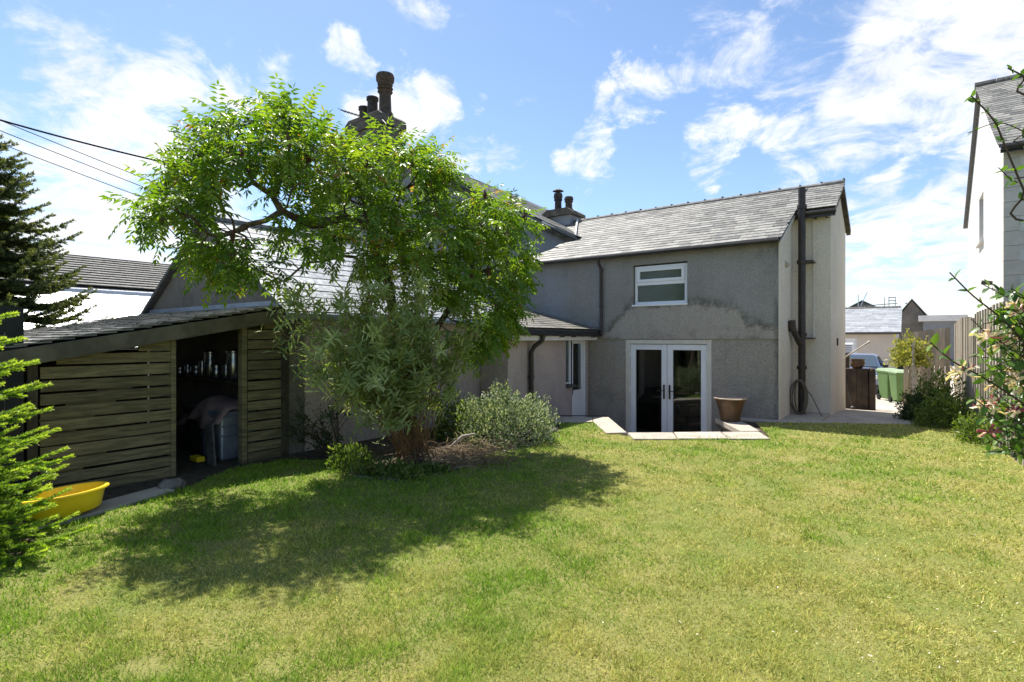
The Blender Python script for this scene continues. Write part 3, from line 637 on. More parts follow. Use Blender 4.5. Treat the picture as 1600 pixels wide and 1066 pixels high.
# small chimney on the wing ridge
ch = MB(); ch.box((-8.86, 13.7, 4.3), (-8.02, 14.3, 5.12)); ch = part('chimney', ch, 'greystack', wing)
mb = MB(); mb.box((-8.97, 13.6, 5.12), (-7.91, 14.4, 5.2)); mb.extr([(-8.97, 13.6, 5.2), (-7.91, 13.6, 5.2), (-8.1, 13.6, 5.32), (-8.78, 13.6, 5.32)], (0, .8, 0)); part('chimney_cap', mb, 'stone_lintel', ch)
for x, h, cowl in ((-8.62, .58, True), (-8.25, .42, False)):
    mb = MB(); pr = [(.13, 0), (.14, .05), (.105, .08), (.10, h*.6), (.13, h*.65), (.12, h*.75), (.14, h*.82), (.12, h)]
    if cowl: pr += [(.05, h), (.05, h+.06), (.17, h+.07), (.06, h+.13)]
    mb.lathe((x, 14, 5.30), pr, 14); part('chimney_pot', mb, 'pot_brown' if not cowl else 'pot_dark', ch, smooth=True)

# ================================================================== OLD HOUSE with the tall chimney
old = thing('old_house', 'tall grey gabled house with big sooty chimney stack behind the sumac tree', 'house', (-14, 13, -.7))
wall('gable_wall', old, 'tallwall', (-20, 12.24, 0), (1, 0, 0), (0, 1, 0), 13.0, -.8, 0, .3, top=[(0, 5.58), (5, 8.15), (13, 4.03)])
mb = MB(); mb.extr([(-6.9, 12.1, 4.02), (-15, 12.1, 8.19), (-15, 20, 8.19), (-6.9, 20, 4.02)], (0, 0, .07)); mb.extr([(-20.3, 12.1, 5.46), (-15, 12.1, 8.19), (-15, 20, 8.19), (-20.3, 20, 5.46)], (0, 0, .07)); orf = part('roof', mb, 'slate_dark', old)
mb = MB(); mb.extr([(-6.9, 12.08, 4.0), (-15, 12.08, 8.17), (-15, 12.08, 8.0), (-6.9, 12.08, 3.86)], (0, .1, 0)); part('verge_board', mb, 'shedpost', old)
slates(orf, 'slate_field', 'slate', (-6.85, 12.08, 4.09), (0, 1, 0), (-.889, 0, .458), 5.5, 9.0, .3, .25, n_obj=60)
mb = MB(); mb.box((-16.44, 12.28, 7.0), (-14.57, 13.2, 8.85)); stk = part('chimney', mb, 'stone_lintel', old)
mb = MB(); mb.box((-16.53, 12.18, 8.85), (-14.47, 13.3, 9.15)); mb.extr([(-16.53, 12.18, 9.15), (-14.47, 12.18, 9.15), (-14.70, 12.18, 9.32), (-16.30, 12.18, 9.32)], (0, 1.12, 0)); part('chimney_cap', mb, 'stone_lintel', stk, bevel=.03)
for x, y, h in ((-16.05, 12.7, .62), (-15.60, 12.7, .86)):
    mb = MB(); mb.lathe((x, y, 9.28), [(.23, 0), (.2, .05), (.185, h-.12), (.22, h-.1), (.22, h), (.15, h)], 10); part('chimney_pot', mb, 'pot_dark', stk, smooth=True)
mb = MB(); mb.lathe((-14.92, 12.7, 9.28), [(.30, 0), (.28, .12), (.22, .2), (.20, .8), (.27, .88), (.2, .93), (.28, 1.0), (.22, 1.06), (.27, 1.12), (.25, 1.18), (.31, 1.25), (.32, 1.42), (.3, 1.48), (.15, 1.48)], 14); part('chimney_pot', mb, 'pot_brown', stk, smooth=True)
mb = MB(); A0, A1 = W(532, 172, 17.6), W(622, 200, 17.4); mb.tube([A0, A1], .014, 5)
for k in range(16):
    p = A0.lerp(A1, .02+k*.06); mb.tube([p+Vector((-.05, -.12, .05)), p+Vector((.05, .12, -.05))], .008, 4)
mb.tube([A0.lerp(A1, .8), (-14.5, 12.2, 8.95)], .016, 5); mb.tube([A1, (-14.55, 12.35, 8.75)], .016, 5); part('aerial', mb, 'wire', old)

# ================================================================== LOW OUTBUILDING RANGE + PORCH
rng_ = thing('low_outbuilding', 'low pinkish roughcast outbuilding with pale slate roof and white side door', 'outbuilding', (-7.6, 6.5, -.3))
wall('gable_wall', rng_, 'brown', (-10.9, 3.93, 0), (1, 0, 0), (0, 1, 0), 4.3, -.3, 0, .3, top=[(0, 1.93), (2.15, 3.26), (4.3, 1.93)])
wall('side_wall', rng_, 'pink', (-6.6, 4.235, 0), (0, 1, 0), (-1, 0, 0), 4.2, -.3, 1.92, .3)
wall('back_wall', rng_, 'pink', (-10.9, 4.235, 0), (0, 1, 0), (1, 0, 0), 4.2, -.3, 1.92, .3)
wall('porch_end_wall', rng_, 'pink', (-6.58, 7.9, 0), (1, 0, 0), (0, 1, 0), .643, -.8, 1.60, .25)
# porch front: q->y on x=-5.93 for pixels 881, 893, 917
wall('porch_wall', rng_, 'pink', (-5.93, 7.902, 0), (0, 1, 0), (-1, 0, 0), 3.02, -.8, 1.62, .26, [(2.04, 2.30, .50, 1.56), (2.30, 2.95, -.7, 1.56)])
mb = MB(); mb.extr([(-6.38, 3.82, 1.80), (-8.75, 3.82, 3.27), (-8.75, 8.4, 3.27), (-6.38, 8.4, 1.80)], (0, 0, .06)); mb.extr([(-11.1, 3.82, 1.81), (-8.75, 3.82, 3.27), (-8.75, 8.4, 3.27), (-11.1, 8.4, 1.81)], (0, 0, .06)); r2 = part('roof', mb, 'slate_dark', rng_)
ul = math.hypot(2.37, 1.47)
slates(r2, 'slate_field', 'slate_pale', (-6.34, 3.80, 1.845), (0, 1, 0), (-2.37/ul, 0, 1.47/ul), 4.62, ul, .3, .21, n_obj=300)
mb = MB(); mb.tube([(-8.75, 3.8, 3.35), (-8.75, 8.42, 3.35)], .07, 8); part('ridge_cap', mb, 'ridge', r2)
mb = MB(); mb.tube([(-6.33, 3.82, 1.80), (-6.33, 8.4, 1.80)], .05, 8); part('gutter', mb, 'lead', rng_)
mb = MB(); mb.extr([(-5.62, 7.72, 1.64), (-8.0, 7.72, 2.24), (-8.0, 10.92, 2.24), (-5.62, 10.92, 1.64)], (0, 0, .05)); r3 = part('porch_roof', mb, 'slate_dark', rng_)
pl = math.hypot(2.38, .6)
slates(r3, 'slate_field', 'slate_old', (-5.58, 7.70, 1.695), (0, 1, 0), (-2.38/pl, 0, .6/pl), 3.21, pl, .28, .2, n_obj=250)
mb = MB(); mb.box((-5.72, 7.75, 1.475), (-5.69, 10.9, 1.6)); part('fascia', mb, 'fascia', rng_)
mb = MB(); mb.tube([(-5.62, 7.72, 1.615), (-5.62, 10.93, 1.60)], .05, 8)
for y in (8.6, 9.3, 9.75, 10.6): mb.box((-5.70, y, 1.54), (-5.60, y+.06, 1.60))
part('gutter', mb, 'black', rng_)
mb = MB(); mb.tube([(-5.62, 8.60, 1.58), (-5.64, 8.60, 1.48), (-5.80, 8.56, 1.36), (-5.86, 8.55, 1.25), (-5.86, 8.55, .02)], .045, 10); mb.tube([(-5.86, 8.55, .75), (-5.86, 8.55, .81)], .058, 10); part('downpipe', mb, 'black', rng_, smooth=True)
# side window + door inside the porch opening
def rect_frame_y(mb, y0, y1, z0, z1, x0, x1, w, wt=None, wb=None):
    wt = wt or w; wb = wb or w
    mb.box((x0, y0, z0), (x1, y0+w, z1)); mb.box((x0, y1-w, z0), (x1, y1, z1)); mb.box((x0, y0+w, z1-wt), (x1, y1-w, z1)); mb.box((x0, y0+w, z0), (x1, y1-w, z0+wb))
mb = MB(); rect_frame_y(mb, 9.945, 10.20, .54, 1.555, -6.03, -5.97, .03, .05); sw = part('side_window', mb, 'upvc', rng_)
mb = MB(); mb.box((-6.01, 9.97, .57), (-5.995, 10.17, 1.51)); part('pane', mb, 'glass', sw)
mb = MB(); mb.extr([(-6.15, 9.935, .50), (-5.84, 9.935, .47), (-5.84, 9.935, .51), (-6.15, 9.935, .54)], (0, .34, 0)); part('slate_sill', mb, 'slate_dark', sw)
mb = MB(); rect_frame_y(mb, 10.20, 10.85, -.7, 1.555, -6.05, -5.96, .05, .05, .05); df = part('door_frame', mb, 'upvc', rng_)
mb = MB(); rect_frame_y(mb, 10.252, 10.798, -.64, 1.5, -6.03, -5.985, .09, .1, 1.02); sd = part('door', mb, 'upvc', rng_, bevel=.004)
mb = MB(); mb.box((-6.015, 10.34, .37), (-6.0, 10.71, 1.41)); part('pane', mb, 'glass', sd)
mb = MB(); mb.box((-5.99, 10.285, .28), (-5.97, 10.315, .5)); mb.tube([(-5.97, 10.30, .40), (-5.93, 10.30, .40), (-5.93, 10.42, .40)], .009, 6); part('handle', mb, 'steel', sd)
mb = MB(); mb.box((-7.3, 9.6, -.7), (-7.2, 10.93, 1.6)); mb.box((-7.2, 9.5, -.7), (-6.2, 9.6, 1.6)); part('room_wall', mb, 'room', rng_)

# ================================================================== SLATTED SHED
shed = thing('slatted_shed', 'open fronted timber shed with horizontal green boards and mossy slate roof', 'shed', (-8.2, 2.6, -.1))
sz = lambda y: 1.44+.187*(y-1.39)
mb = MB(); mb.extr([(-10.9, 1.15, sz(1.15)-.06), (-6.46, 1.15, sz(1.15)-.06), (-6.46, 3.925, sz(3.925)-.06), (-10.9, 3.925, sz(3.925)-.06)], (0, 0, .05)); r4 = part('roof', mb, 'shedpost', shed)
slates(r4, 'slate_field', 'slate_old', (-10.9, 1.12, sz(1.12)), (1, 0, 0), (0, .983, .184), 4.46, 2.86, .27, .17, n_obj=300, thick=.014, jitter=.8)
mb = MB(); mb.extr([(-6.46, 1.10, sz(1.10)-.01), (-6.46, 3.93, sz(3.93)-.01), (-6.46, 3.93, sz(3.93)-.17), (-6.46, 1.10, sz(1.1)-.17)], (.035, 0, 0)); part('verge_board', mb, 'verge', shed, bevel=.004)
mb = MB(); mb.extr([(-10.95, 3.90, 1.925), (-6.44, 3.90, 1.925), (-6.44, 3.80, 1.945-.01), (-10.95, 3.80, 1.935)], (0, 0, .006)); mb.box((-10.95, 3.90, 1.90), (-6.44, 3.926, 2.01)); part('flashing', mb, 'lead', shed)
for y, w, m in ((1.40, .07, 'shedpost'), (2.60, .05, 'shedwood'), (3.385, .06, 'shedwood'), (3.90, .10, 'shedpost')):
    mb = MB(); mb.box((-6.66, y-.02, -.1), (-6.56, y+w-.02, sz(y)-.08)); part('post', mb, m, shed, bevel=.004)
for y0, y1 in ((1.47, 2.60), (3.44, 3.885)):
    z = -.02; k = 0
    while z < 2:
        zt0, zt1 = sz(y0)-.12, sz(y1)-.12
        if z+.05 > zt1: break
        h = .111+random.uniform(-.004, .004); dz = random.uniform(-.006, .006); ya = y0
        if z+h > zt0: ya = y0+max(0., (z+h-zt0)/.187)
        if ya < y1-.08:
            mb = MB(); mb.box((-6.60, ya, z+dz), (-6.578, y1, z+h+random.uniform(-.004, .004))); part('board', mb, 'shedwood', shed, bevel=.003)
            if random.random() < .6 and y1-y0 > .8:
                a = y0+random.choice((.0, .2, .45, .7)); mb = MB(); mb.box((-6.635, a, z+h-.03), (-6.612, min(a+random.uniform(.25, .5), y1), z+h+.05)); part('backing_board', mb, 'shedwood', shed)
        z += .127
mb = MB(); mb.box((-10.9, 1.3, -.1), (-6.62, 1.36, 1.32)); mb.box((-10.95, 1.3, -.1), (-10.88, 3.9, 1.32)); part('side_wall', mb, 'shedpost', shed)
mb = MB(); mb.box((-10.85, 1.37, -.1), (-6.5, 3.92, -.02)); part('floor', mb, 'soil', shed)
mb = MB(); mb.box((-9.6, 3.52, .925), (-6.68, 3.92, .95)); part('shelf', mb, 'shedpost', shed)
# things stored in the shed
pots = [(-9.05, 3.68, .07, .12), (-8.83, 3.7, .05, .17), (-8.6, 3.72, .085, .16), (-8.36, 3.7, .05, .24), (-8.16, 3.72, .08, .38), (-7.93, 3.7, .07, .19), (-7.68, 3.72, .06, .20), (-7.48, 3.72, .09, .40), (-7.22, 3.7, .08, .13)]
names = ['small steel pan', 'slim steel jug', 'squat steel saucepan', 'narrow steel canister', 'tall steel churn with a domed lid', 'steel cooking pot', 'plain steel tin', 'tallest steel pail with a collar', 'low steel bowl']
for (x, y, r, h), nm in zip(pots, names):
    mb = MB(); mb.lathe((x, y, .952), [(r*.92, 0), (r, .01), (r, h*.62), (r*.96, h*.66), (r*.96, h*.9), (r*1.08, h*.92), (r*1.08, h*.96), (r*.5, h), (.004, h+.01)], 16)
    mb.tube([(x+r, y, .952+h*.8), (x+r+.05, y-.03, .952+h*.75), (x+r, y, .952+h*.4)], .007, 5)
    single('metal_pan', mb, 'steel', nm+' on the shelf inside the slatted shed', 'pan', 'steel vessels on the shed shelf', smooth=True)
gb = thing('metal_bin', 'ribbed galvanised metal bin standing in the shed doorway', 'bin', (-7.15, 3.5, -.02))
mb = MB(); mb.box((-7.42, 3.28, -.02), (-6.92, 3.74, .60)); part('body', mb, 'galv', gb, bevel=.03)
for z in (.28, .4, .52):
    mb = MB(); mb.box((-7.43, 3.27, z), (-6.91, 3.75, z+.025)); part('rib', mb, 'galv', gb, bevel=.01)
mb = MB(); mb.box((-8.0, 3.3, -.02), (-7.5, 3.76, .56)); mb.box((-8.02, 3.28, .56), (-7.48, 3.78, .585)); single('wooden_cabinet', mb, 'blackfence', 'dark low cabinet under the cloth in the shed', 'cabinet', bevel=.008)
mb = MB(); g = []; nx, ny = 26, 12
for i in range(nx+1):
    for j in range(ny+1):
        a, b = i/nx, j/ny; x = -8.12+1.27*a; y = 3.22+.62*b
        top = .61+.13*math.sin(math.pi*min(1, max(0, (a-.22)/.78)))*math.sin(math.pi*b)**.5+.03*math.sin(a*14+b*3)*math.sin(b*3.1)
        if a < .24: top = .60-.0*a
        edge = max(0, 1-b*5)+max(0, (b-.85)*5)+max(0, 1-a*7)*.9
        g.append((x, y-.02*math.sin(a*22)*max(0, 1-b*3), top-.20*min(edge, 1)*(1+.25*math.sin(a*11))))
mb.add(g, [(i*(ny+1)+j, (i+1)*(ny+1)+j, (i+1)*(ny+1)+j+1, i*(ny+1)+j+1) for i in range(nx) for j in range(ny)])
o = single('dust_cloth', mb, 'cloth', 'crumpled dusty pink cloth draped over the metal bin in the shed', 'cloth', smooth=True); sdm = o.modifiers.new('thick', 'SOLIDIFY'); sdm.thickness = .012
mb = MB(); mb.add([(-7.16, 3.20, .42), (-6.98, 3.20, .46), (-6.74, 3.12, -.02), (-6.92, 3.12, -.02), (-7.16, 3.225, .42), (-6.98, 3.225, .46), (-6.74, 3.145, -.02), (-6.92, 3.145, -.02)], [(0,1,2,3),(7,6,5,4),(0,4,5,1),(1,5,6,2),(2,6,7,3),(3,7,4,0)])
single('stone_slab', mb, 'stone', 'rough slab leaning against the metal bin in the shed', 'slab')
mb = MB(); mb.box((-7.26, 3.06, -.015), (-7.06, 3.16, .05)); single('yellow_block', mb, 'tub', 'small dull yellow block on the shed floor', 'block', bevel=.01)

# yellow tub, fence, mossy stone
mb = MB(); q = Matrix.Rotation(R(20), 3, 'Z') @ Matrix.Rotation(R(-3), 3, 'Y')
mb.lathe((-5.72, 1.44, .05), [(.02, 0.), (.225, 0.), (.24, .012), (.27, .15), (.295, .153), (.302, .165), (.295, .177), (.27, .177), (.26, .163), (.227, .03), (.02, .028)], 40, .8, 1.12, mtx=q)
single('plastic_tub', mb, 'tub', 'shallow bright yellow plastic tub beside the slatted shed', 'tub', smooth=True)
fen = thing('dark_fence', 'black stained vertical board fence next to the slatted shed', 'fence', (-6.5, .2, -.05))
for k in range(21):
    y = -1.35+k*.128; mb = MB(); mb.box((-6.5-.012*(k % 2), y, -.06), (-6.475-.012*(k % 2), y+.122, 1.79+random.uniform(-.006, .006))); part('board', mb, 'blackfence', fen)
mb = MB(); mb.box((-6.56, -1.35, 1.3), (-6.515, 1.33, 1.38)); mb.box((-6.56, -1.35, .2), (-6.515, 1.33, .28)); part('rail', mb, 'blackfence', fen)
def rock(name, c, sx, sy, sz_, mat, label, cat, group=None, parent=None):
    bm = bmesh.new(); bmesh.ops.create_icosphere(bm, subdivisions=2, radius=1)
    for v in bm.verts:
        k = 1+random.uniform(-.16, .16); v.co = Vector((v.co.x*sx*k, v.co.y*sy*k, max(v.co.z, -.45)*sz_*k))
    mb = MB(); mb.add([tuple(v.co+Vector(c)) for v in bm.verts], [tuple(v.index for v in f.verts) for f in bm.faces]); bm.free()
    if parent is not None: return part(name, mb, mat, parent)
    return single(name, mb, mat, label, cat, group)
rock('stone', (-6.0, 2.36, .03), .10, .13, .07, 'stone', 'mossy rounded stone at the corner of the shed doorway', 'stone')
SL = ['largest pale stone at the foot of the variegated shrub', 'angular stone next to the largest one under the variegated shrub', 'small stone in front of the largest one by the lawn edge', 'stone at the patio end of the variegated shrub', 'small stone at the dry stalks end of the variegated shrub']
for k, (px, py, s) in enumerate(((822, 683, .085), (845, 683, .06), (836, 690, .045), (866, 676, .06), (812, 692, .045))):
    p = W(px, py, 1.5*850/(py-530)); rock('stone', (p.x, p.y, .02), s*1.3, s, s, 'stone', SL[k], 'stone', 'stones edging the flower bed')

# ================================================================== PATIO EDGING, RETAINING WALL, POT
edg = thing('patio_edging', 'pale concrete slabs edging the sunken patio in front of the French doors', 'edging', (-3.5, 8.6, -.04))
def P0(px, py): v = W(px, py, 1.46*850/(py-530)); return (v.x, v.y)
quads = [[P0(866, 651.5), P0(926, 651.5), P0(926, 658.5), P0(866, 658.5)], [P0(927, 651.5), P0(951, 651.7), P0(979.5, 675.5), P0(948, 676.5), P0(927, 658.5)],
         [P0(981, 675.3), P0(1051, 675), P0(1058, 685), P0(990, 685.3)], [P0(1053, 675), P0(1126, 674.3), P0(1137, 684.8), P0(1060, 685)], [P0(1128, 674.3), P0(1186, 673.8), P0(1203, 684.8), P0(1139, 684.8)],
         [P0(1117, 652.8), P0(1150, 652.8), P0(1187, 672.9), P0(1158, 673.6)]]
for i, q in enumerate(quads):
    mb = MB(); mb.prism(q, -.05, .035+.004*(i % 2)); part('slab', mb, 'concrete', edg, bevel=.008)
ret = thing('retaining_wall', 'rough stone retaining wall around the sunken patio', 'wall', (-3.5, 9.0, -.7))
segs = [((-5.54, 8.95), (-4.71, 9.5)), ((-4.71, 9.5), (-3.73, 8.17)), ((-3.73, 8.17), (-2.2, 9.38)), ((-2.2, 9.38), (-2.95, 10.5))]
fill = MB()
for (a, b) in segs:
    A, B = Vector((*a, 0)), Vector((*b, 0)); d = (B-A).normalized(); nrm = Vector((d.y, -d.x, 0)); ctr = Vector((-4.1, 9.9, 0))
    if (ctr-A).dot(nrm) < 0: nrm = -nrm
    fill.add([A-nrm*.1, B-nrm*.1, B-nrm*.25, A-nrm*.25], [(0, 1, 2, 3)])
    v = [A-nrm*.08, B-nrm*.08, B-nrm*.22, A-nrm*.22]; fill.add([(p.x, p.y, -.7) for p in v]+[(p.x, p.y, -.055) for p in v], [(0,1,5,4),(1,2,6,5),(2,3,7,6),(3,0,4,7),(4,5,6,7)])
    L_ = (B-A).length; z = -.7
    for c in range(6):
        h = .108; x = 0
        while x < L_-.05:
            w = min(random.uniform(.14, .34), L_-x); o2 = random.uniform(-.02, .03)
            mb = MB(); p0 = A+d*(x+.006)-nrm*.12; p1 = A+d*(x+w-.006)-nrm*.12; j = lambda: random.uniform(-.008, .008)
            q = [p0, p1, p1+nrm*(.14+o2+j()), p0+nrm*(.14+o2+j())]
            mb.add([(p.x+j(), p.y+j(), z+.006+j()) for p in q]+[(p.x+j(), p.y+j(), z+h-.006+j()) for p in q], [(0,3,2,1),(4,5,6,7),(0,1,5,4),(1,2,6,5),(2,3,7,6),(3,0,4,7)])
            part('stone', mb, 'stone', ret); x += w
        z += h
part('backing', fill, 'soil', ret)
pc = P0(1141, 657.5)
mb = MB(); mb.lathe((pc[0], pc[1], .04), [(.15, 0), (.165, .01), (.175, .1), (.215, .26), (.26, .375), (.275, .385), (.278, .405), (.262, .41), (.24, .40), (.2, .27), (.17, .25), (.02, .25)], 36)
pt = thing('plant_pot', 'empty round brown glazed plant pot on the patio edge', 'pot', (pc[0], pc[1], .04)); part('body', mb, 'terracotta', pt, smooth=True)
mb = MB(); mb.lathe((pc[0], pc[1], .04), [(.268, .392), (.282, .396), (.284, .412), (.268, .418), (.25, .412), (.25, .4)], 36); part('rim', mb, 'terrarim', pt, smooth=True)
# hose hung at the foot of the soil pipe
mb = MB()
for k in range(7):
    cx = -1.82+.02*math.sin(k*2.1); w_ = .10+.012*k; pts = []
    for j in range(25):
        a = 2*math.pi*j/24; pts.append((cx+math.cos(a)*w_*.9, 12.03-.012*k+.03*math.sin(a*2+k), .36+math.sin(a)*(.33+.012*math.sin(k*1.7))))
    mb.tube(pts, .011, 6, cap=False)
mb.tube([(-1.76, 12.0, .6), (-1.6, 11.95, .4), (-1.45, 11.85, .1), (-1.4, 11.8, .03)], .011, 6)
single('garden_hose', mb, 'hose', 'coiled grey green garden hose hanging at the foot of the soil pipe', 'hose', smooth=True)

# ================================================================== PLANTS
def tree_skeleton(seed_lines, attract, step=.14, infl=1.0, kill=.24, iters=140, jitter=.12):
    nodes = []; par = []
    for line in seed_lines:
        prev = None
        if nodes:
            st = np.array(line[0]); dd = np.linalg.norm(np.array(nodes)-st, axis=1); prev = int(dd.argmin())
        pts = [np.array(p, float) for p in line]
        for i in range(len(pts)):
            if i == 0:
                if prev is None: nodes.append(pts[0]); par.append(-1); prev = 0
                continue
            a = nodes[prev]; b = pts[i]; n = max(1, int(np.linalg.norm(b-a)/step))
            for k in range(1, n+1):
                q = a+(b-a)*k/n + (rng.normal(0, .018, 3) if k < n else 0); nodes.append(q); par.append(prev); prev = len(nodes)-1
    A = np.array(attract); alive = np.ones(len(A), bool)
    for it in range(iters):
        Nn = np.array(nodes); a = A[alive]
        if len(a) == 0: break
        dist = np.linalg.norm(a[:, None]-Nn[None], axis=2); near = dist.argmin(1); dm = dist.min(1)
        grown = False; ok = dm < infl*(1+it*.02)
        for i in np.unique(near[ok]):
            v = (a[(near == i) & ok]-Nn[i]); v /= np.linalg.norm(v, axis=1, keepdims=True)+1e-9; v = v.mean(0)+rng.normal(0, jitter, 3); v /= np.linalg.norm(v)+1e-9
            q = Nn[i]+v*step
            if np.linalg.norm(Nn-q, axis=1).min() < step*.45: continue
            nodes.append(q); par.append(int(i)); grown = True
        Nn = np.array(nodes); d2 = np.linalg.norm(A[:, None]-Nn[None, -400:], axis=2).min(1); alive &= d2 > kill
        if not grown: break
    return np.array(nodes), par
def skeleton_tubes(nodes, par, tip=.006, power=2.3, rmax=.13):
    n = len(nodes); kids = [[] for _ in range(n)]
    for i, p in enumerate(par):
        if p >= 0: kids[p].append(i)
    rad = np.zeros(n)
    for i in range(n-1, -1, -1):
        rad[i] = tip if not kids[i] else sum(rad[k]**power for k in kids[i])**(1/power)
    rad = np.minimum(rad, rmax); mb = MB(); roots = [(0, None)]
    while roots:
        i, pr = roots.pop(); ch = [pr, i] if pr is not None else [i]; cur = i
        while kids[cur]:
            ks = sorted(kids[cur], key=lambda k: -rad[k]); 
            for k in ks[1:]: roots.append((k, cur))
            cur = ks[0]; ch.append(cur)
        if len(ch) > 1:
            rr = [rad[c] for c in ch]
            if pr is not None: rr[0] = min(rad[pr], rr[1]*1.25)
            mb.tube([nodes[c] for c in ch], rr, 7 if max(rr) > .02 else 5, cap=False)
    return mb, rad, kids

def sumac():
    base = W(640, 700, 7.5); base.z = -.03
    t = thing('sumac_tree', 'spreading sumac tree with crooked limbs and feathery green leaves by the outbuilding', 'tree', base)
    clumps = [(420, 225, 88, 52, 5.9, 1.0), (335, 248, 56, 54, 5.6, .8), (300, 305, 56, 38, 5.5, .8), (248, 335, 46, 22, 5.2, .5), (345, 393, 58, 34, 5.7, .8), (510, 262, 70, 48, 6.3, .9), (610, 268, 80, 42, 6.8, 1.), (672, 285, 36, 54, 7.1, .8),
              (560, 335, 90, 42, 6.6, .9), (660, 365, 90, 50, 6.9, 1.), (760, 345, 55, 40, 7.3, .9), (782, 412, 46, 54, 7.4, .9), (772, 488, 46, 40, 7.3, .8), (742, 530, 40, 20, 7.1, .5), (485, 375, 60, 28, 6.2, .7), (400, 420, 50, 20, 5.9, .6), (700, 428, 66, 40, 6.9, .9), (610, 405, 70, 28, 6.6, .8), (365, 185, 40, 16, 5.6, .4), (450, 175, 40, 16, 5.8, .5), (805, 345, 22, 26, 7.4, .4), (305, 262, 34, 54, 5.3, .4), (465, 300, 40, 26, 6.0, .6)]
    att = []
    for (px, py, rx, ry, d, rd) in clumps:
        n = int(rx*ry/12)+22
        for _ in range(n):
            v = rng.normal(size=3); v /= np.linalg.norm(v); v *= rng.uniform(.45, 1.)**(1/2.)
            att.append(W(px+v[0]*rx, py+v[1]*ry, d+v[2]*rd))
    att = [p for p in att if p.z > .9]
    def line(*q): return [W(*p) for p in q]
    seeds = [[base]+line((635, 640, 7.45), (628, 570, 7.3)), line((628, 570, 7.3), (612, 480, 7.05), (585, 425, 6.8), (535, 400, 6.4), (485, 410, 6.05), (445, 440, 5.9)),
             line((628, 570, 7.3), (680, 520, 7.35), (712, 465, 7.3), (725, 435, 7.3), (760, 423, 7.3)), line((612, 480, 7.05), (600, 420, 6.95), (575, 352, 6.8), (540, 340, 6.5), (490, 352, 6.1), (440, 330, 5.8), (415, 345, 5.7), (345, 370, 5.5)),
             line((575, 352, 6.8), (570, 320, 6.8), (562, 295, 6.7)), line((440, 330, 5.8), (425, 305, 5.75), (395, 285, 5.6)), line((600, 420, 6.95), (612, 340, 7.0), (625, 300, 7.0)), line((680, 520, 7.35), (690, 560, 7.3))]
    seeds = seeds[:-1]
    nodes, par = tree_skeleton(seeds, att, step=.12, kill=.17)
    mb, rad, kids = skeleton_tubes(nodes, par, .0055, 2.25, .105); part('trunk', mb, 'bark', t, smooth=True)
    ctr = np.array(W(540, 400, 6.6))
    tips = [i for i in range(len(nodes)) if (not kids[i]) or (rad[i] < .0085 and rng.random() < .26)]
    P, D, Nv, Ln, Wd, Rn = [], [], [], [], [], []
    for i in tips:
        o = nodes[i]; out = (o-ctr); out /= np.linalg.norm(out)+1e-9; tone = rng.random()
        for f in range(rng.integers(4, 7)):
            d = out*.5+rng.normal(0, .7, 3)+np.array([0, 0, .1]); d /= np.linalg.norm(d)+1e-9; L = rng.uniform(.22, .38); m = 7
            p = np.array(o); side = np.cross(d, [0, 0, 1]); side /= np.linalg.norm(side)+1e-9; base_r = np.clip(.12+.42*rng.random()+.42*tone, 0, .93)
            if rng.random() < .03: base_r = rng.uniform(.94, 1.)
            dd = d.copy()
            for k in range(m):
                dd = dd+np.array([0, 0, -.13]); dd /= np.linalg.norm(dd); p = p+dd*L/m
                up = np.cross(side, dd)
                for s in ((-1, 1) if k < m-1 else (-1, 0, 1)):
                    ld = dd*.55+side*s*.85+np.array([0, 0, -.30])+rng.normal(0, .12, 3) if s else dd
                    P.append(p); D.append(ld); Nv.append(up+rng.normal(0, .25, 3)); l = .100*(1-.45*abs(k/m-.45))*rng.uniform(.8, 1.15); Ln.append(l); Wd.append(l*.33); Rn.append(np.clip(base_r+rng.normal(0, .07), 0, 1))
    leafmesh('crown', P, D, Nv, np.array(Ln), np.array(Wd), Rn, 'lf_sumac', t, fold=.12, curl=.12)
    mb = MB()
    for i in rng.choice(tips, 46, replace=False):
        o = Vector(nodes[i]); L = random.uniform(.09, .16); mb.tube([o, o+Vector((.01, 0, L*.4)), o+Vector((random.uniform(-.03, .03), random.uniform(-.03, .03), L))], [.016, .026, .006], 6)
    part('seed_head', mb, 'seed', t, stuff=True)
    print('sumac', len(nodes), len(tips), len(P))
sumac()

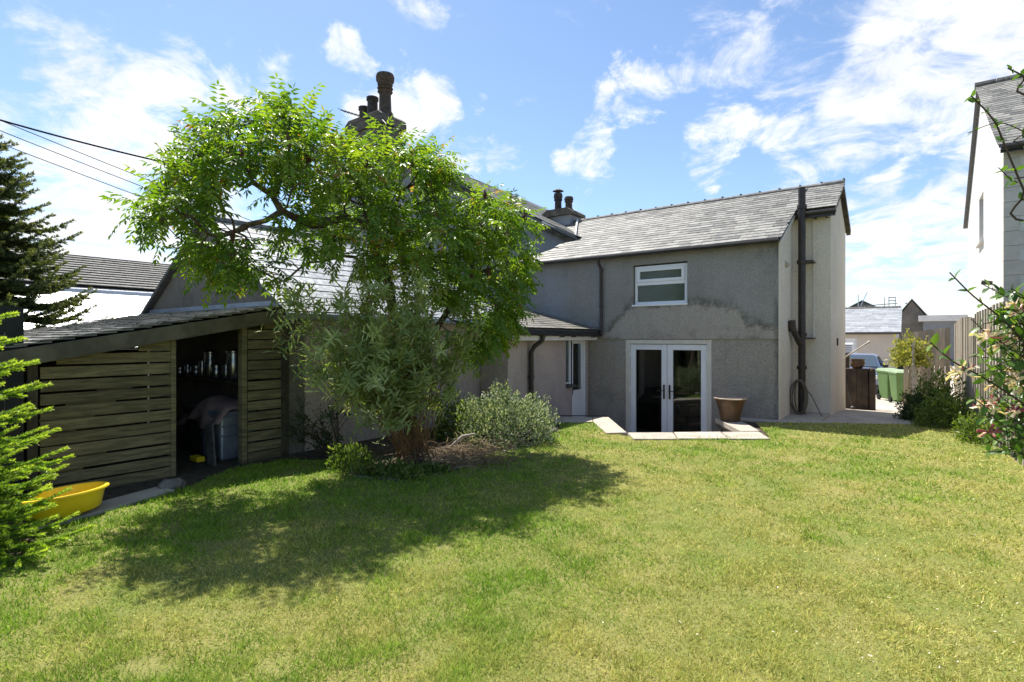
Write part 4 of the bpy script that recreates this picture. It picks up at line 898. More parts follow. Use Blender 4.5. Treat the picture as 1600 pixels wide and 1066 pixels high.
def cane_shrub(name, label, cat, base, n, targets, leafmat, stemmat, leaf_l, leaf_w, pairs, lo=.35, arch=.25, side=4, tone=(0, 1), r0=.014, spread=.1, curl=.3, droop=-.25, slo=.4):
    """many-stemmed shrub: canes from the base to target points, side shoots with opposite leaves"""
    t = thing(name, label, cat, base); mb = MB(); P, D, Nv, Ln, Wd, Rn = [], [], [], [], [], []
    base = Vector(base)
    for _ in range(n):
        T = targets(); b = base+Vector((random.uniform(-spread, spread), random.uniform(-spread, spread), 0))
        mid = b.lerp(T, .5)+Vector((0, 0, arch*(T-b).length*.35))+Vector(rng.normal(0, .04, 3))
        pts = [b*(1-u)**2+mid*2*u*(1-u)+T*u*u+Vector(rng.normal(0, .008, 3)) for u in [k/9 for k in range(10)]]
        rr = random.uniform(.6, 1.)*r0; mb.tube(pts, [rr*(1-.78*k/9) for k in range(10)], 5, cap=False)
        shoots = [(pts, lo)]
        for _s in range(side):
            u = random.uniform(slo, .97); k = int(u*9); p = pts[k]; d = (pts[min(k+1, 9)]-pts[max(k-1, 0)]).normalized(); v = (d*.7+Vector(rng.normal(0, .65, 3))+Vector((0, 0, .3))).normalized(); L = random.uniform(.14, .38)
            q = [p+v*L*w+Vector((0, 0, -.06*w*w)) for w in (0, .33, .66, 1)]; mb.tube(q, [rr*.35, rr*.3, rr*.22, rr*.1], 4, cap=False); shoots.append((q, .1))
        for q, l0 in shoots:
            m = len(q)-1; tn = random.uniform(*tone)
            for k in range(pairs):
                u = l0+(1-l0)*(k+.5)/pairs; f = u*m; i = min(int(f), m-1); p = q[i].lerp(q[i+1], f-i); d = (q[i+1]-q[i]).normalized(); ax = d.orthogonal().normalized(); ax.rotate(Matrix.Rotation(k*1.57+random.uniform(-.4, .4), 3, d))
                for s in (-1, 1):
                    ld = d*.6+ax*s+Vector((0, 0, .25)); P.append(p); D.append(ld+Vector(rng.normal(0, .15, 3))); Nv.append(d+Vector((0, 0, .6))); l = leaf_l*random.uniform(.6, 1.15)*(1.1-.4*u); Ln.append(l); Wd.append(leaf_w*l/leaf_l); Rn.append(min(max(tn*.6+random.uniform(0, .4)*(.6+.4*u), 0), 1))
    part('stem', mb, stemmat, t, smooth=True); leafmesh('foliage', P, D, Nv, np.array(Ln), np.array(Wd), Rn, leafmat, t, fold=.12, curl=curl, pts=6)
    return t
bb = W(648, 706, 6.95); bb.z = -.01
def budd_t():
    while True:
        a, b = random.gauss(0, .55), random.gauss(0, .55)
        if a*a+b*b < 1.1: break
    px, py = 572+a*178, 500+b*128
    if py > 640: py = random.uniform(560, 640)
    return W(px, py, 5.95+random.uniform(-.45, .45)+.0012*(px-575))
cane_shrub('buddleia_bush', 'tall bushy buddleia with narrow grey green leaves and bare brown canes', 'bush', bb, 105, budd_t, 'lf_budd', 'stem', .14, .029, 7, lo=.48, side=7, spread=.20, slo=.42, r0=.0075)
def blob_shrub(name, label, cat, c, rx, ry, rz_, n, leafmat, l, w, pts=4, shell=.55, group=None, stems=14, upb=.5):
    t = thing(name, label, cat, (c[0], c[1], c[2]), group); c = np.array(c, float)
    v = rand_unit(n); v[:, 2] = np.abs(v[:, 2]); r = rng.uniform(shell, 1, n)
    lump = 1+.16*np.sin(v[:, 0]*7+c[0])*np.cos(v[:, 1]*6+c[1]*3)+.10*np.sin(v[:, 2]*9+v[:, 0]*11)+.08*np.sin(v[:, 0]*23+v[:, 1]*19)
    P = c+v*np.array([rx, ry, rz_])*(r*lump)[:, None]
    D = v*.8+rand_unit(n)*.8+np.array([0, 0, upb]); ln = l*rng.uniform(.6, 1.2, n)
    leafmesh('foliage', P, D, rand_unit(n)*.7+v, ln, ln*w/l, rng.random(n), leafmat, t, fold=.15, curl=.15, pts=pts)
    mb = MB()
    for _ in range(stems):
        u = rand_unit(1)[0]; u[2] = abs(u[2])+.2; e = c+u*np.array([rx, ry, rz_])*.75; s = c+np.array([u[0]*rx*.25, u[1]*ry*.25, 0]); m = (s+e)/2+rng.normal(0, .03, 3); mb.tube([s, m, e], [.009, .007, .003], 5, cap=False)
    part('stem', mb, 'darkstem', t); return t
def gp(px, py, z=0.): p = W(px, py, (CAMZ-z)*850/(py-530)); return (p.x, p.y, z)
p = gp(788, 694); d_ = Vector(p)
blob_shrub('variegated_shrub', 'low mounded shrub with cream edged grey green leaves beside the patio', 'shrub', (p[0]-.22, p[1]+.30, -.02), .84, .72, .76, 13000, 'lf_euon', .045, .021, shell=.62, stems=30)
p = gp(716, 690); blob_shrub('leafy_shrub', 'dark green leafy shrub between the buddleia and the variegated shrub', 'shrub', (p[0]-.3, p[1]+.3, -.02), .4, .4, .62, 1500, 'lf_green', .07, .03)
def dk_t(): return W(455+random.uniform(-35, 75), 640+random.uniform(-25, 50), 6.9+random.uniform(-.3, .3))
p = gp(520, 716); cane_shrub('twiggy_shrub', 'small dark twiggy shrub with glossy leaves against the outbuilding wall', 'shrub', (p[0]-.05, p[1]+.1, -.01), 20, dk_t, 'lf_dark', 'darkstem', .06, .028, 4, lo=.35, side=4, r0=.011)
p = gp(528, 735); blob_shrub('green_plant', 'low clump of bright leafy plants at the lawn edge', 'plant', (p[0], p[1]+.15, -.01), .28, .26, .30, 900, 'lf_green', .06, .026, shell=.3)
def strap(name, label, c, n, h, mat):
    t = thing(name, label, 'plant', c); P = np.array(c)+np.c_[rng.normal(0, .09, n), rng.normal(0, .09, n), np.zeros(n)]; D = rand_unit(n)*.45+np.array([0, 0, 1.]); leafmesh('foliage', P, D, rand_unit(n), h*rng.uniform(.5, 1, n), .016, rng.random(n), mat, t, curl=.25, pts=6, fold=.1)
    return t
p = gp(560, 742); strap('strap_leaf_plant', 'tuft of long strappy leaves beside the low leafy clump', (p[0], p[1], 0), 70, .30, 'lf_green')
p = gp(600, 748); blob_shrub('ground_cover', 'dark low weeds along the edge of the flower bed', 'plant', (p[0], p[1]+.15, -.02), .5, .28, .16, 1300, 'lf_green', .06, .025, shell=.2)
p = gp(668, 738); blob_shrub('creeping_weed', 'low creeping weeds among the dry stalks under the buddleia', 'plant', (p[0], p[1]+.1, -.02), .35, .2, .10, 600, 'lf_green', .05, .022, shell=.2)
# dead stalks heaped under the buddleia
mb = MB()
for _ in range(520):
    c = gp(random.gauss(720, 38), random.gauss(722, 9)); a = random.uniform(0, 6.28); L = random.uniform(.12, .42); z = abs(random.gauss(0, .06))
    p0 = Vector((c[0], c[1]+.1, .005+z)); v = Vector((math.cos(a), math.sin(a), random.uniform(-.1, .25)))*L
    mb.tube([p0, p0+v*.5+Vector((0, 0, random.uniform(0, .05))), p0+v+Vector((0, 0, -.02))], [.004, .0035, .002], 3, cap=False)
single('dead_stalks', mb, 'straw', 'heap of dry brown stalks lying in the flower bed', 'stalks', kind='stuff')
mb = MB(); a, b = gp(702, 703), gp(742, 700); mb.tube([(a[0], a[1], .02), ((a[0]+b[0])/2, (a[1]+b[1])/2, .17), (b[0], b[1], .19)], [.022, .024, .02], 8); single('cut_log', mb, 'concrete', 'pale sawn branch lying on the dry stalks', 'branch')
bed = thing('bed_edging', 'row of weathered grey stone strips edging the flower bed', 'edging', (-4.1, 4.6, 0))
pp = [(-4.92, 3.74), (-4.34, 3.9), (-4.2, 4.55), (-4.42, 5.4), (-4.28, 6.4)]
for (a, b) in zip(pp[:-1], pp[1:]):
    A, B = Vector((*a, 0)), Vector((*b, 0)); n = max(2, int((B-A).length/.32)); d = (B-A).normalized(); nr = Vector((-d.y, d.x, 0))*.03
    for k in range(n):
        p0 = A.lerp(B, (k+.03)/n); p1 = A.lerp(B, (k+.97)/n); j = Vector((random.uniform(-.01, .01), random.uniform(-.01, .01), 0)); mb = MB(); mb.prism([(q.x, q.y) for q in (p0-nr+j, p1-nr+j, p1+nr+j, p0+nr+j)], -.05, .018+random.uniform(-.012, .012)); part('edging_stone', mb, 'stone', bed)

# ---- conifers
def conifer(name, label, base, height, levels, rad_fn, nmat, per=7, needle=.016, wid=.0022, tw=6, nd=46, droop=.15, z0=.12, upturn=.1, trunk_r=.05, az=None):
    t = thing(name, label, 'conifer', base); base = Vector(base); mb = MB(); P, D, L, Rn = [], [], [], []
    mb.tube([base, base+Vector((0, 0, height*.5)), base+Vector((0, 0, height))], [trunk_r, trunk_r*.6, .006], 8)
    def shoot(p0, p1, r, tipness):
        mb.tube([p0, p1], [r, r*.5], 4, cap=False); n = int(nd*(p1-p0).length/.2)+4; d = (p1-p0).normalized(); ax = d.orthogonal().normalized()
        for k in range(n):
            u = random.random(); q = ax.copy(); q.rotate(Matrix.Rotation(random.uniform(0, 6.283), 3, d)); q.z += .25
            P.append(p0.lerp(p1, u)); D.append(q*.9+d*.8); L.append(needle*random.uniform(.7, 1.1)); Rn.append(min(1, max(0, .15+.75*tipness*u+random.uniform(-.12, .25))))
    for lv in range(levels):
        f = lv/(levels-1); z = z0+(height-z0-.1)*f; rr = rad_fn(f)
        for k in range(per):
            a = (az() if az else 2*math.pi*(k+random.uniform(-.3, .3))/per+lv*.7); Lb = rr*random.uniform(.75, 1.12); dr = Vector((math.cos(a), math.sin(a), 0)); m = max(3, int(Lb/.11))
            pts = [base+Vector((0, 0, z))+dr*Lb*u+Vector((0, 0, -droop*Lb*math.sin(u*2.4)+upturn*Lb*u*u)) for u in [j/m for j in range(m+1)]]
            mb.tube(pts, [.012*(1-.7*j/m) for j in range(m+1)], 4, cap=False); sd = Vector((-dr.y, dr.x, 0))
            for j in range(1, m+1):
                ff = j/m
                if j == m: shoot(pts[j-1], pts[j]+(pts[j]-pts[j-1])*.8, .005, 1.); continue
                for s in (-1, 1):
                    ll = (.10+.30*Lb*(1-ff)*.55)*random.uniform(.8, 1.15); v = (dr*.75+sd*s*.75+Vector((0, 0, random.uniform(-.15, .12)))).normalized(); e = pts[j]+v*ll; shoot(pts[j], e, .004, .35+.65*ff)
                    if ll > .16:
                        for s2 in (-1, 1): q = pts[j].lerp(e, .5); v2 = (v+sd*s2*.55+dr*.3).normalized(); shoot(q, q+v2*ll*.5, .003, .4+.6*ff)
                shoot(pts[j-1], pts[j], .004, .2)
    part('trunk', mb, 'bark', t); P = np.array([tuple(q) for q in P]); D = np.array([tuple(q) for q in D])
    leafmesh('crown', P, D, rand_unit(len(P)), np.array(L), wid, Rn, nmat, t, pts=4, fold=.0); print(name, len(P)); return t
b_ = W(-108, 868, 3.65); b_.z = -.01
conifer('young_spruce', 'young spruce with bright lime green shoots next to the yellow tub', b_, 1.75, 10, lambda f: .34+.42*(1-f)**.8, 'needle_new', per=13, needle=.03, wid=.0075, nd=200, droop=.10, z0=.08)
b_ = W(-30, 540, 9.6); b_.z = -.3
conifer('tall_spruce', 'tall dark conifer with drooping sprays behind the black fence', b_, 5.4, 17, lambda f: .35+1.75*(1-f)**.75, 'needle', per=13, needle=.06, wid=.017, nd=62, droop=.20, z0=1.0, upturn=.18, trunk_r=.12)

# ================================================================== RIGHT BOUNDARY
fence = thing('board_fence', 'weathered close boarded timber fence running beside the lawn', 'fence', (.78, 8, -.05))
fvar = []
for k in range(4):
    mb = MB(); mb.box((-.010, 0, 0), (.012, .104, 1)); me = mb.mesh('board'); me.materials.append(M['fencewood']); fvar.append(me)
y = 1.0; k = 0
fx = lambda y: .82+.62*max(0, (12.2-y)/9.2)
def ftop(y): return 1.92+.09*math.sin(math.pi*((y-1.0) % 5.6)/5.6)
while y < 17.6:
    o = bpy.data.objects.new('board', fvar[k % 4]); COL.objects.link(o); o.parent = fence; zb = -.05 if y < 12 else zpath(y)
    o.location = Vector((fx(y)+.014*(k % 2), y, zb))-WL[fence.name]; o.scale = (1, random.uniform(.93, 1.02), ftop(y)+(.0 if y < 12.2 else -.06)-zb+random.uniform(-.01, .01)); o.rotation_euler = (random.uniform(-.006, .006), 0, random.uniform(-.05, .05)); y += .108; k += 1
mb = MB()
for y in np.arange(1.0, 17.6, 1.86): mb.box((fx(y)+.06, y, -.4), (fx(y)+.15, y+.09, 1.75))
for z in (.35, 1.5):
    for ya, yb in ((1.0, 12.2), (12.2, 17.6)): mb.extr([(fx(ya)+.03, ya, z), (fx(yb)+.03, yb, z), (fx(yb)+.03, yb, z+.08), (fx(ya)+.03, ya, z+.08)], (.04, 0, 0))
part('post_and_rail', mb, 'fencewood', fence)
pan = thing('shaded_fence_panel', 'short dark fence panel standing in shade at the end of the long fence', 'fence', (.6, 17.9, -.4))
for k in range(9):
    mb = MB(); x0 = .74-k*.108; mb.box((x0-.1, 17.75+.012*(k % 2), -.45), (x0, 17.775+.012*(k % 2), 1.80-.018*k)); part('board', mb, 'fencewood', pan)
trl = thing('lattice_trellis', 'pale wooden lattice trellis at the end of the fence', 'trellis', (-.2, 16.6, -.35))
TA, TB = Vector((-.02, 15.4, 0)), Vector((.12, 17.0, 0)); td = TB-TA
for k in range(7):
    p_ = TA+td*k/6; mb = MB(); mb.box((p_.x-.012, p_.y-.03, -.4), (p_.x+.012, p_.y+.03, 1.42)); part('slat', mb, 'whitewood', trl)
for k in range(9):
    z = .0+k*.165; mb = MB(); mb.extr([TA+Vector((-.03, 0, z)), TB+Vector((-.03, 0, z)), TB+Vector((-.03, 0, z+.05)), TA+Vector((-.03, 0, z+.05))], (.016, 0, 0)); part('slat', mb, 'whitewood', trl)
p = W(1448, 600, 14.2); zb = zpath(p.y); mb = MB(); mb.lathe((p.x, p.y, zb), [(.085, 0), (.085, .78), (.1, .79), (.1, .83), (.06, .9), (.01, .92)], 12); single('gate_post', mb, 'brownwood', 'brown timber post with rounded cap beside the trellis', 'post', smooth=True)
blob_shrub('climbing_shrub', 'yellow green climber spilling over the top of the trellis', 'shrub', (-.08, 16.0, .85), .42, .6, .75, 1700, 'lf_yellow', .09, .05, shell=.35)
blob_shrub('red_leaf_shrub', 'small red brown leaved shrub behind the gate post', 'shrub', (p.x-.28, p.y+.7, zpath(p.y+.7)), .28, .28, .75, 420, 'lf_red', .07, .03, shell=.2)
blob_shrub('dark_shrub', 'dark green rounded shrub at the corner of the lawn', 'shrub', (.06, 13.0, zpath(13)-.02), .36, .36, .55, 3000, 'lf_dark', .05, .026, shell=.5)
blob_shrub('sunlit_shrub', 'sunlit bushy shrub at the foot of the long fence', 'shrub', (.42, 11.9, -.03), .46, .5, .58, 3600, 'lf_green', .055, .03, shell=.5)
blob_shrub('weedy_plant', 'low leafy weeds at the foot of the near fence', 'plant', (.72, 10.5, -.01), .26, .6, .42, 1500, 'lf_green', .06, .03, shell=.3)
blob_shrub('arching_shrub', 'taller arching shrub against the long fence behind the sunlit one', 'shrub', (.35, 13.4, -.08), .5, .55, .95, 2200, 'lf_green', .085, .034, shell=.4)

# honeysuckle on the near fence
hs = thing('honeysuckle', 'honeysuckle with pink and cream flowers trailing over the fence', 'climber', (1.1, 1.9, 0))
mb = MB(); P, D, Nv, Ln, Rn = [], [], [], [], []
def stemline(pix, d0, d1, root=True, r=.004, leaves=8, size=.052):
    n = len(pix); pts = [W(a, b, d0+(d1-d0)*i/(n-1)) for i, (a, b) in enumerate(pix)]
    if root: pts = [Vector((1.1, 2.35, pts[0].z-.12))]+pts
    sm = []
    for i in range(len(pts)-1):
        for k in range(5):
            q = pts[max(i-1, 0)], pts[i], pts[i+1], pts[min(i+2, len(pts)-1)]; u = k/5
            sm.append(.5*((2*q[1])+(q[2]-q[0])*u+(2*q[0]-5*q[1]+4*q[2]-q[3])*u*u+(3*q[1]-q[0]-3*q[2]+q[3])*u**3))
    sm.append(pts[-1]); m = len(sm); mb.tube(sm, [r*(1-.6*i/m) for i in range(m)], 6, cap=False)
    for k in range(leaves):
        f = (k+.8)/(leaves)*(m-2) if not root else 3+(k+.8)/leaves*(m-5); i = min(int(f), m-2); p_ = sm[i].lerp(sm[i+1], f-i); d = (sm[i+1]-sm[i]).normalized(); ax = d.orthogonal().normalized(); ax.rotate(Matrix.Rotation(k*1.4+random.uniform(-.5, .5), 3, d))
        for s in (-1, 1):
            P.append(p_); D.append(ax*s+d*.7+Vector(rng.normal(0, .2, 3))); Nv.append(Vector((0, 0, 1))+Vector(rng.normal(0, .5, 3))+d*.3); Ln.append(size*random.uniform(.6, 1.1)*(1.05-.35*k/leaves)); Rn.append(random.random())
stemline([(1625, 350), (1600, 298), (1569, 225), (1554, 190), (1527, 159), (1517, 150)], 1.7, 1.6, leaves=8, size=.038)
stemline([(1640, 150), (1600, 120), (1575, 107)], 1.7, 1.65, leaves=4, size=.03)
stemline([(1630, 225), (1600, 206), (1560, 192), (1512, 208)], 1.75, 1.65, leaves=5, size=.035, r=.0025)
stemline([(1630, 275), (1590, 285), (1560, 262)], 1.75, 1.7, leaves=5, size=.038, r=.003)
stemline([(1640, 590), (1600, 535), (1565, 498), (1520, 462), (1484, 426)], 1.75, 1.6, leaves=8, size=.045)
stemline([(1640, 670), (1600, 632), (1536, 590), (1494, 568), (1468, 548), (1455, 536)], 1.75, 1.6, leaves=10, size=.052)
stemline([(1640, 720), (1590, 704), (1560, 690), (1543, 676)], 1.75, 1.65, leaves=6, size=.045)
for k in range(60):
    y0 = random.uniform(455, 715); x1 = 1592-random.uniform(0, 70)-(18 if 520 < y0 < 660 else 0); stemline([(1650, y0+random.uniform(-10, 50)), ((1650+x1)/2, y0+random.uniform(-25, 25)), (x1, y0+random.uniform(-35, 25))], 1.85, 1.85-random.uniform(.0, .25), leaves=6, size=.05, r=.003)
mb.tube([(1.1, 1.9, -.02), (1.12, 2.0, .6), (1.09, 2.2, 1.2), (1.12, 2.35, 1.9), (1.08, 2.3, 2.35)], [.014, .012, .010, .008, .004], 8); mb.tube([(1.11, 1.95, .4), (1.08, 2.3, .9), (1.11, 2.5, 1.4)], [.01, .008, .006], 6)
part('stem', mb, 'darkstem', hs, smooth=True)
leafmesh('foliage', P, D, Nv, np.array(Ln), np.array(Ln)*.52, Rn, 'lf_honey', hs, fold=.14, curl=.14, pts=6)
def flower_head(c, open_, s=1.):
    fb = MB(); c = Vector(c)
    for k in range(11):
        d = Vector(rng.normal(0, 1, 3)); d.z = d.z*.6+.25; d.normalize(); L = random.uniform(.02, .034)*s; e = c+d*L; bend = d.orthogonal().normalized()*.008
        tone = random.uniform(0, .35) if random.random() > open_ else random.uniform(.6, 1.)
        fb.tube([c, c+d*L*.5+bend*.3, e+bend], [.0016*s, .0022*s, .0036*s], 5, r=tone)
        if tone > .5:
            for s_ in (-1, 1):
                sd = d.cross(bend).normalized(); q = e+bend; a = q+d*.012*s+bend.normalized()*.012*s*s_; fb.add([q-sd*.004*s, q+sd*.004*s, a+sd*.005*s, a-sd*.005*s+bend.normalized()*.004*s_], [(0, 1, 2, 3)], tone)
    o = part('flower_head', fb, 'petal', hs); return o
for px, py, d, op in ((1545, 527, 1.66, .5), (1566, 538, 1.72, .8), (1590, 488, 1.75, .7), (1506, 582, 1.62, .6), (1549, 628, 1.68, .25), (1586, 642, 1.7, .2), (1545, 675, 1.64, .1), (1590, 592, 1.74, 1.), (1597, 606, 1.78, 1.), (1560, 600, 1.76, .8), (1583, 520, 1.8, .9), (1596, 560, 1.78, .9), (1536, 640, 1.78, .8)):
    flower_head(W(px, py, d), op)

# ================================================================== NEIGHBOUR HOUSE
nb = thing('white_neighbour_house', 'white roughcast neighbouring house with grey corner quoins and slate roof', 'house', (3, 20, -.6))
NX, NY = 1.63, 16.3
wall('gable_wall', nb, 'whitewall', (NX, NY, 0), (0, 1, 0), (1, 0, 0), 4.65, -.7, 5.85, .35)
wall('gable_wall', nb, 'whitewall', (NX, NY+4.651, 0), (0, 1, 0), (1, 0, 0), 1.3, -.7, 5.85, .35, [(.0, 1.299, 4.4, 5.84)])
wall('gable_wall', nb, 'whitewall', (NX, NY+5.952, 0), (0, 1, 0), (1, 0, 0), 4.45, -.7, 5.85, .35)
wall('gable_top', nb, 'whitewall', (NX, NY, 0), (0, 1, 0), (1, 0, 0), 10.4, 5.851, 0, .35, top=[(0, 5.9), (5.2, 9.0), (10.4, 5.9)])
wall('front_wall', nb, 'whitewall', (NX+.352, NY, 0), (1, 0, 0), (0, 1, 0), 7, -.7, 5.85, .3)
mb = MB(); mb.extr([(NX-.12, NY-.25, 5.72), (9, NY-.25, 5.72), (9, NY+5.2, 9.03), (NX-.12, NY+5.2, 9.03)], (0, 0, .07)); mb.extr([(NX-.12, NY+10.7, 5.72), (9, NY+10.7, 5.72), (9, NY+5.2, 9.03), (NX-.12, NY+5.2, 9.03)], (0, 0, .07)); nr = part('roof', mb, 'slate_dark', nb)
un = math.hypot(5.45, 3.31); slates(nr, 'slate_field', 'slate', (NX-.15, NY-.28, 5.77), (1, 0, 0), (0, 5.45/un, 3.31/un), 4.5, un, .3, .21, n_obj=220)
mb = MB()
for k in range(9): mb.tube([(NX-.16+k*.5, NY+5.2, 9.12), (NX+.32+k*.5, NY+5.2, 9.12)], .11, 8)
part('ridge_tile', mb, 'ridge', nr)
mb = MB(); mb.tube([(NX-.1, NY-.33, 5.70), (9, NY-.33, 5.70)], .06, 8); mb.box((NX-.1, NY-.27, 5.6), (9, NY-.24, 5.76)); part('gutter', mb, 'black', nb)
M['quoin'] = gm('grey_quoin', (.6, .55, .49), (.52, .475, .42), 4, rough=.85, rv=.1, bump=.2)
for k in range(20):
    z = -.65+k*.325; a, b = (.46, .24) if k % 2 else (.24, .46); mb = MB(); mb.box((NX-.025, NY-.025, z), (NX+a, NY+.012, z+.312)); mb.box((NX-.025, NY+.012, z), (NX+.012, NY+b*.45, z+.312)); part('quoin', mb, 'quoin', nb)
mb = MB(); rect_frame_y(mb, NY+4.66, NY+5.94, 4.45, 5.83, NX+.16, NX+.24, .08); mb.box((NX+.16, NY+5.26, 4.53), (NX+.22, NY+5.34, 5.75)); mb.box((NX+.17, NY+4.74, 5.1), (NX+.21, NY+5.86, 5.16)); nw = part('window', mb, 'upvc', nb)
mb = MB(); mb.box((NX+.19, NY+4.74, 4.53), (NX+.2, NY+5.86, 5.75)); part('pane', mb, 'carglass', nw)
mb = MB(); mb.box((NX-.1, NY+4.6, 4.33), (NX+.2, NY+6.0, 4.44)); part('sill', mb, 'whitewall', nw)
mb = MB(); mb.tube([(NX, NY+2.4, 2.95), (NX-.22, NY+2.4, 2.98)], .055, 8); part('flue', mb, 'black', nb)

# ================================================================== DRIVEWAY THINGS
scr = thing('timber_screen', 'low brown timber screen between the house corner and the driveway', 'screen', (-1.15, 16, zpath(16)))
for k in range(5):
    mb = MB(); x0 = -1.50+k*.118; mb.box((x0, 15.9, zpath(16)-.02), (x0+.114, 15.93, .76)); part('board', mb, 'brownwood', scr)
mb = MB(); mb.box((-1.50, 15.93, zpath(16)-.02), (-.92, 16.2, .765)); part('frame', mb, 'brownwood', scr)
mb = MB(); mb.lathe((-.84, 16.0, zpath(16)-.02), [(.085, 0), (.085, .98), (.07, 1.03), (.02, 1.06)], 10); part('post', mb, 'brownwood', scr, smooth=True)
mb = MB(); mb.lathe((-1.14, 16.07, .766), [(.09, 0), (.15, .06), (.165, .14), (.15, .2), (.165, .215), (.165, .24), (.13, .24), (.12, .2), (.01, .18)], 18); single('glazed_pot', mb, 'terracotta', 'round brown pot standing on top of the timber screen', 'pot', smooth=True)
mb = MB(); mb.tube([(-1.36, 15.84, .60), (-1.30, 15.75, .2), (-1.2, 15.6, zpath(15.6)+.02)], .018, 6); mb.lathe((-1.2, 15.6, zpath(15.6)), [(.05, 0), (.05, .06), (.02, .08)], 10); single('garden_tool', mb, 'black', 'thin black pole leaning on the timber screen', 'pole')
mb = MB(); mb.tube([(-1.62, 16.9, zpath(17)), (-1.5, 16.9, 1.0), (-.93, 16.6, 1.42)], .022, 6); mb.tube([(-.95, 16.61, 1.405), (-.90, 16.585, 1.44)], .035, 6); single('clothes_prop', mb, 'whitewood', 'pale pole slanting out from behind the house corner', 'pole')
lv = thing('louvred_box', 'small white louvred box behind the house corner above the screen', 'box', (-1.52, 17.4, zpath(17.4)))
mb = MB(); mb.box((-1.62, 17.35, zpath(17.4)), (-1.42, 17.55, 1.12)); part('stand', mb, 'brownwood', lv)
for k in range(5):
    mb = MB(); mb.extr([(-1.66, 17.28, 1.12+k*.06), (-1.34, 17.28, 1.12+k*.06), (-1.34, 17.33, 1.16+k*.06), (-1.66, 17.33, 1.16+k*.06)], (0, .25, 0)); part('louvre', mb, 'upvc', lv)
def wheelie(loc, label, rotz):
    t = thing('wheelie_bin', label, 'bin', loc, 'green wheelie bins'); t.rotation_euler.z = rotz; o = Vector(loc)
    def pz(poly0, poly1, z0, z1):
        b = MB(); b.add([(o.x+x, o.y+y, o.z+z0) for x, y in poly0]+[(o.x+x, o.y+y, o.z+z1) for x, y in poly1], [(3,2,1,0),(4,5,6,7),(0,1,5,4),(1,2,6,5),(2,3,7,6),(3,0,4,7)]); return b
    r_ = lambda a, b: [(-a, -b), (a, -b), (a, b), (-a, b)]
    part('body', pz(r_(.22, .24), r_(.28, .34), .06, .95), 'bin', t, bevel=.03); part('rim', pz(r_(.295, .355), r_(.295, .355), .93, .98), 'bin', t, bevel=.012)
    b = MB(); b.add([(o.x+x, o.y+y, o.z+z) for x, y, z in ((-.3, -.37, .985), (.3, -.37, .985), (.3, .38, .985), (-.3, .38, .985), (-.24, -.3, 1.03), (.24, -.3, 1.03), (.24, .34, 1.07), (-.24, .34, 1.07))], [(3,2,1,0),(4,5,6,7),(0,1,5,4),(1,2,6,5),(2,3,7,6),(3,0,4,7)]); part('lid', b, 'binlid', t, bevel=.012)
    b = MB(); b.tube([(o.x-.26, o.y+.42, o.z+.97), (o.x+.26, o.y+.42, o.z+.97)], .016, 8); part('handle', b, 'bin', t)
    for s in (-1, 1):
        b = MB(); b.tube([(o.x+s*.22, o.y+.26, o.z+.1), (o.x+s*.27, o.y+.26, o.z+.1)], .1, 14); part('wheel', b, 'tyre', t)
    return t
w1 = W(1410, 632, 17.3); b1 = wheelie((w1.x, w1.y, zpath(w1.y)), 'green wheelie bin in front, next to the dark shrub', R(20))
w2 = W(1392, 626, 18.2); b2 = wheelie((w2.x, w2.y, zpath(w2.y)), 'green wheelie bin partly hidden behind another bin', R(30))
mb = MB(); A_, B_ = W(1392, 590, 20.5), W(1437, 577, 19.5); zb = ZD-.02
mb.add([(A_.x, A_.y, zb), (B_.x, B_.y, zb), (B_.x+.2, B_.y+.3, zb), (A_.x+.2, A_.y+.3, zb), (A_.x, A_.y, .18), (B_.x, B_.y, .42), (B_.x+.2, B_.y+.3, .42), (A_.x+.2, A_.y+.3, .18)], [(3,2,1,0),(4,5,6,7),(0,1,5,4),(1,2,6,5),(2,3,7,6),(3,0,4,7)])
lw = thing('low_drive_wall', 'low brown wall with sloping pale coping behind the bins', 'wall', (A_.x, A_.y, zb)); part('body', mb, 'brownwood', lw)
mb = MB(); mb.add([(A_.x-.04, A_.y-.05, .185), (B_.x-.04, B_.y-.05, .425), (B_.x+.22, B_.y+.34, .425), (A_.x+.22, A_.y+.34, .185), (A_.x-.04, A_.y-.05, .24), (B_.x-.04, B_.y-.05, .48), (B_.x+.22, B_.y+.34, .48), (A_.x+.22, A_.y+.34, .24)], [(3,2,1,0),(4,5,6,7),(0,1,5,4),(1,2,6,5),(2,3,7,6),(3,0,4,7)]); part('coping', mb, 'concrete', lw)

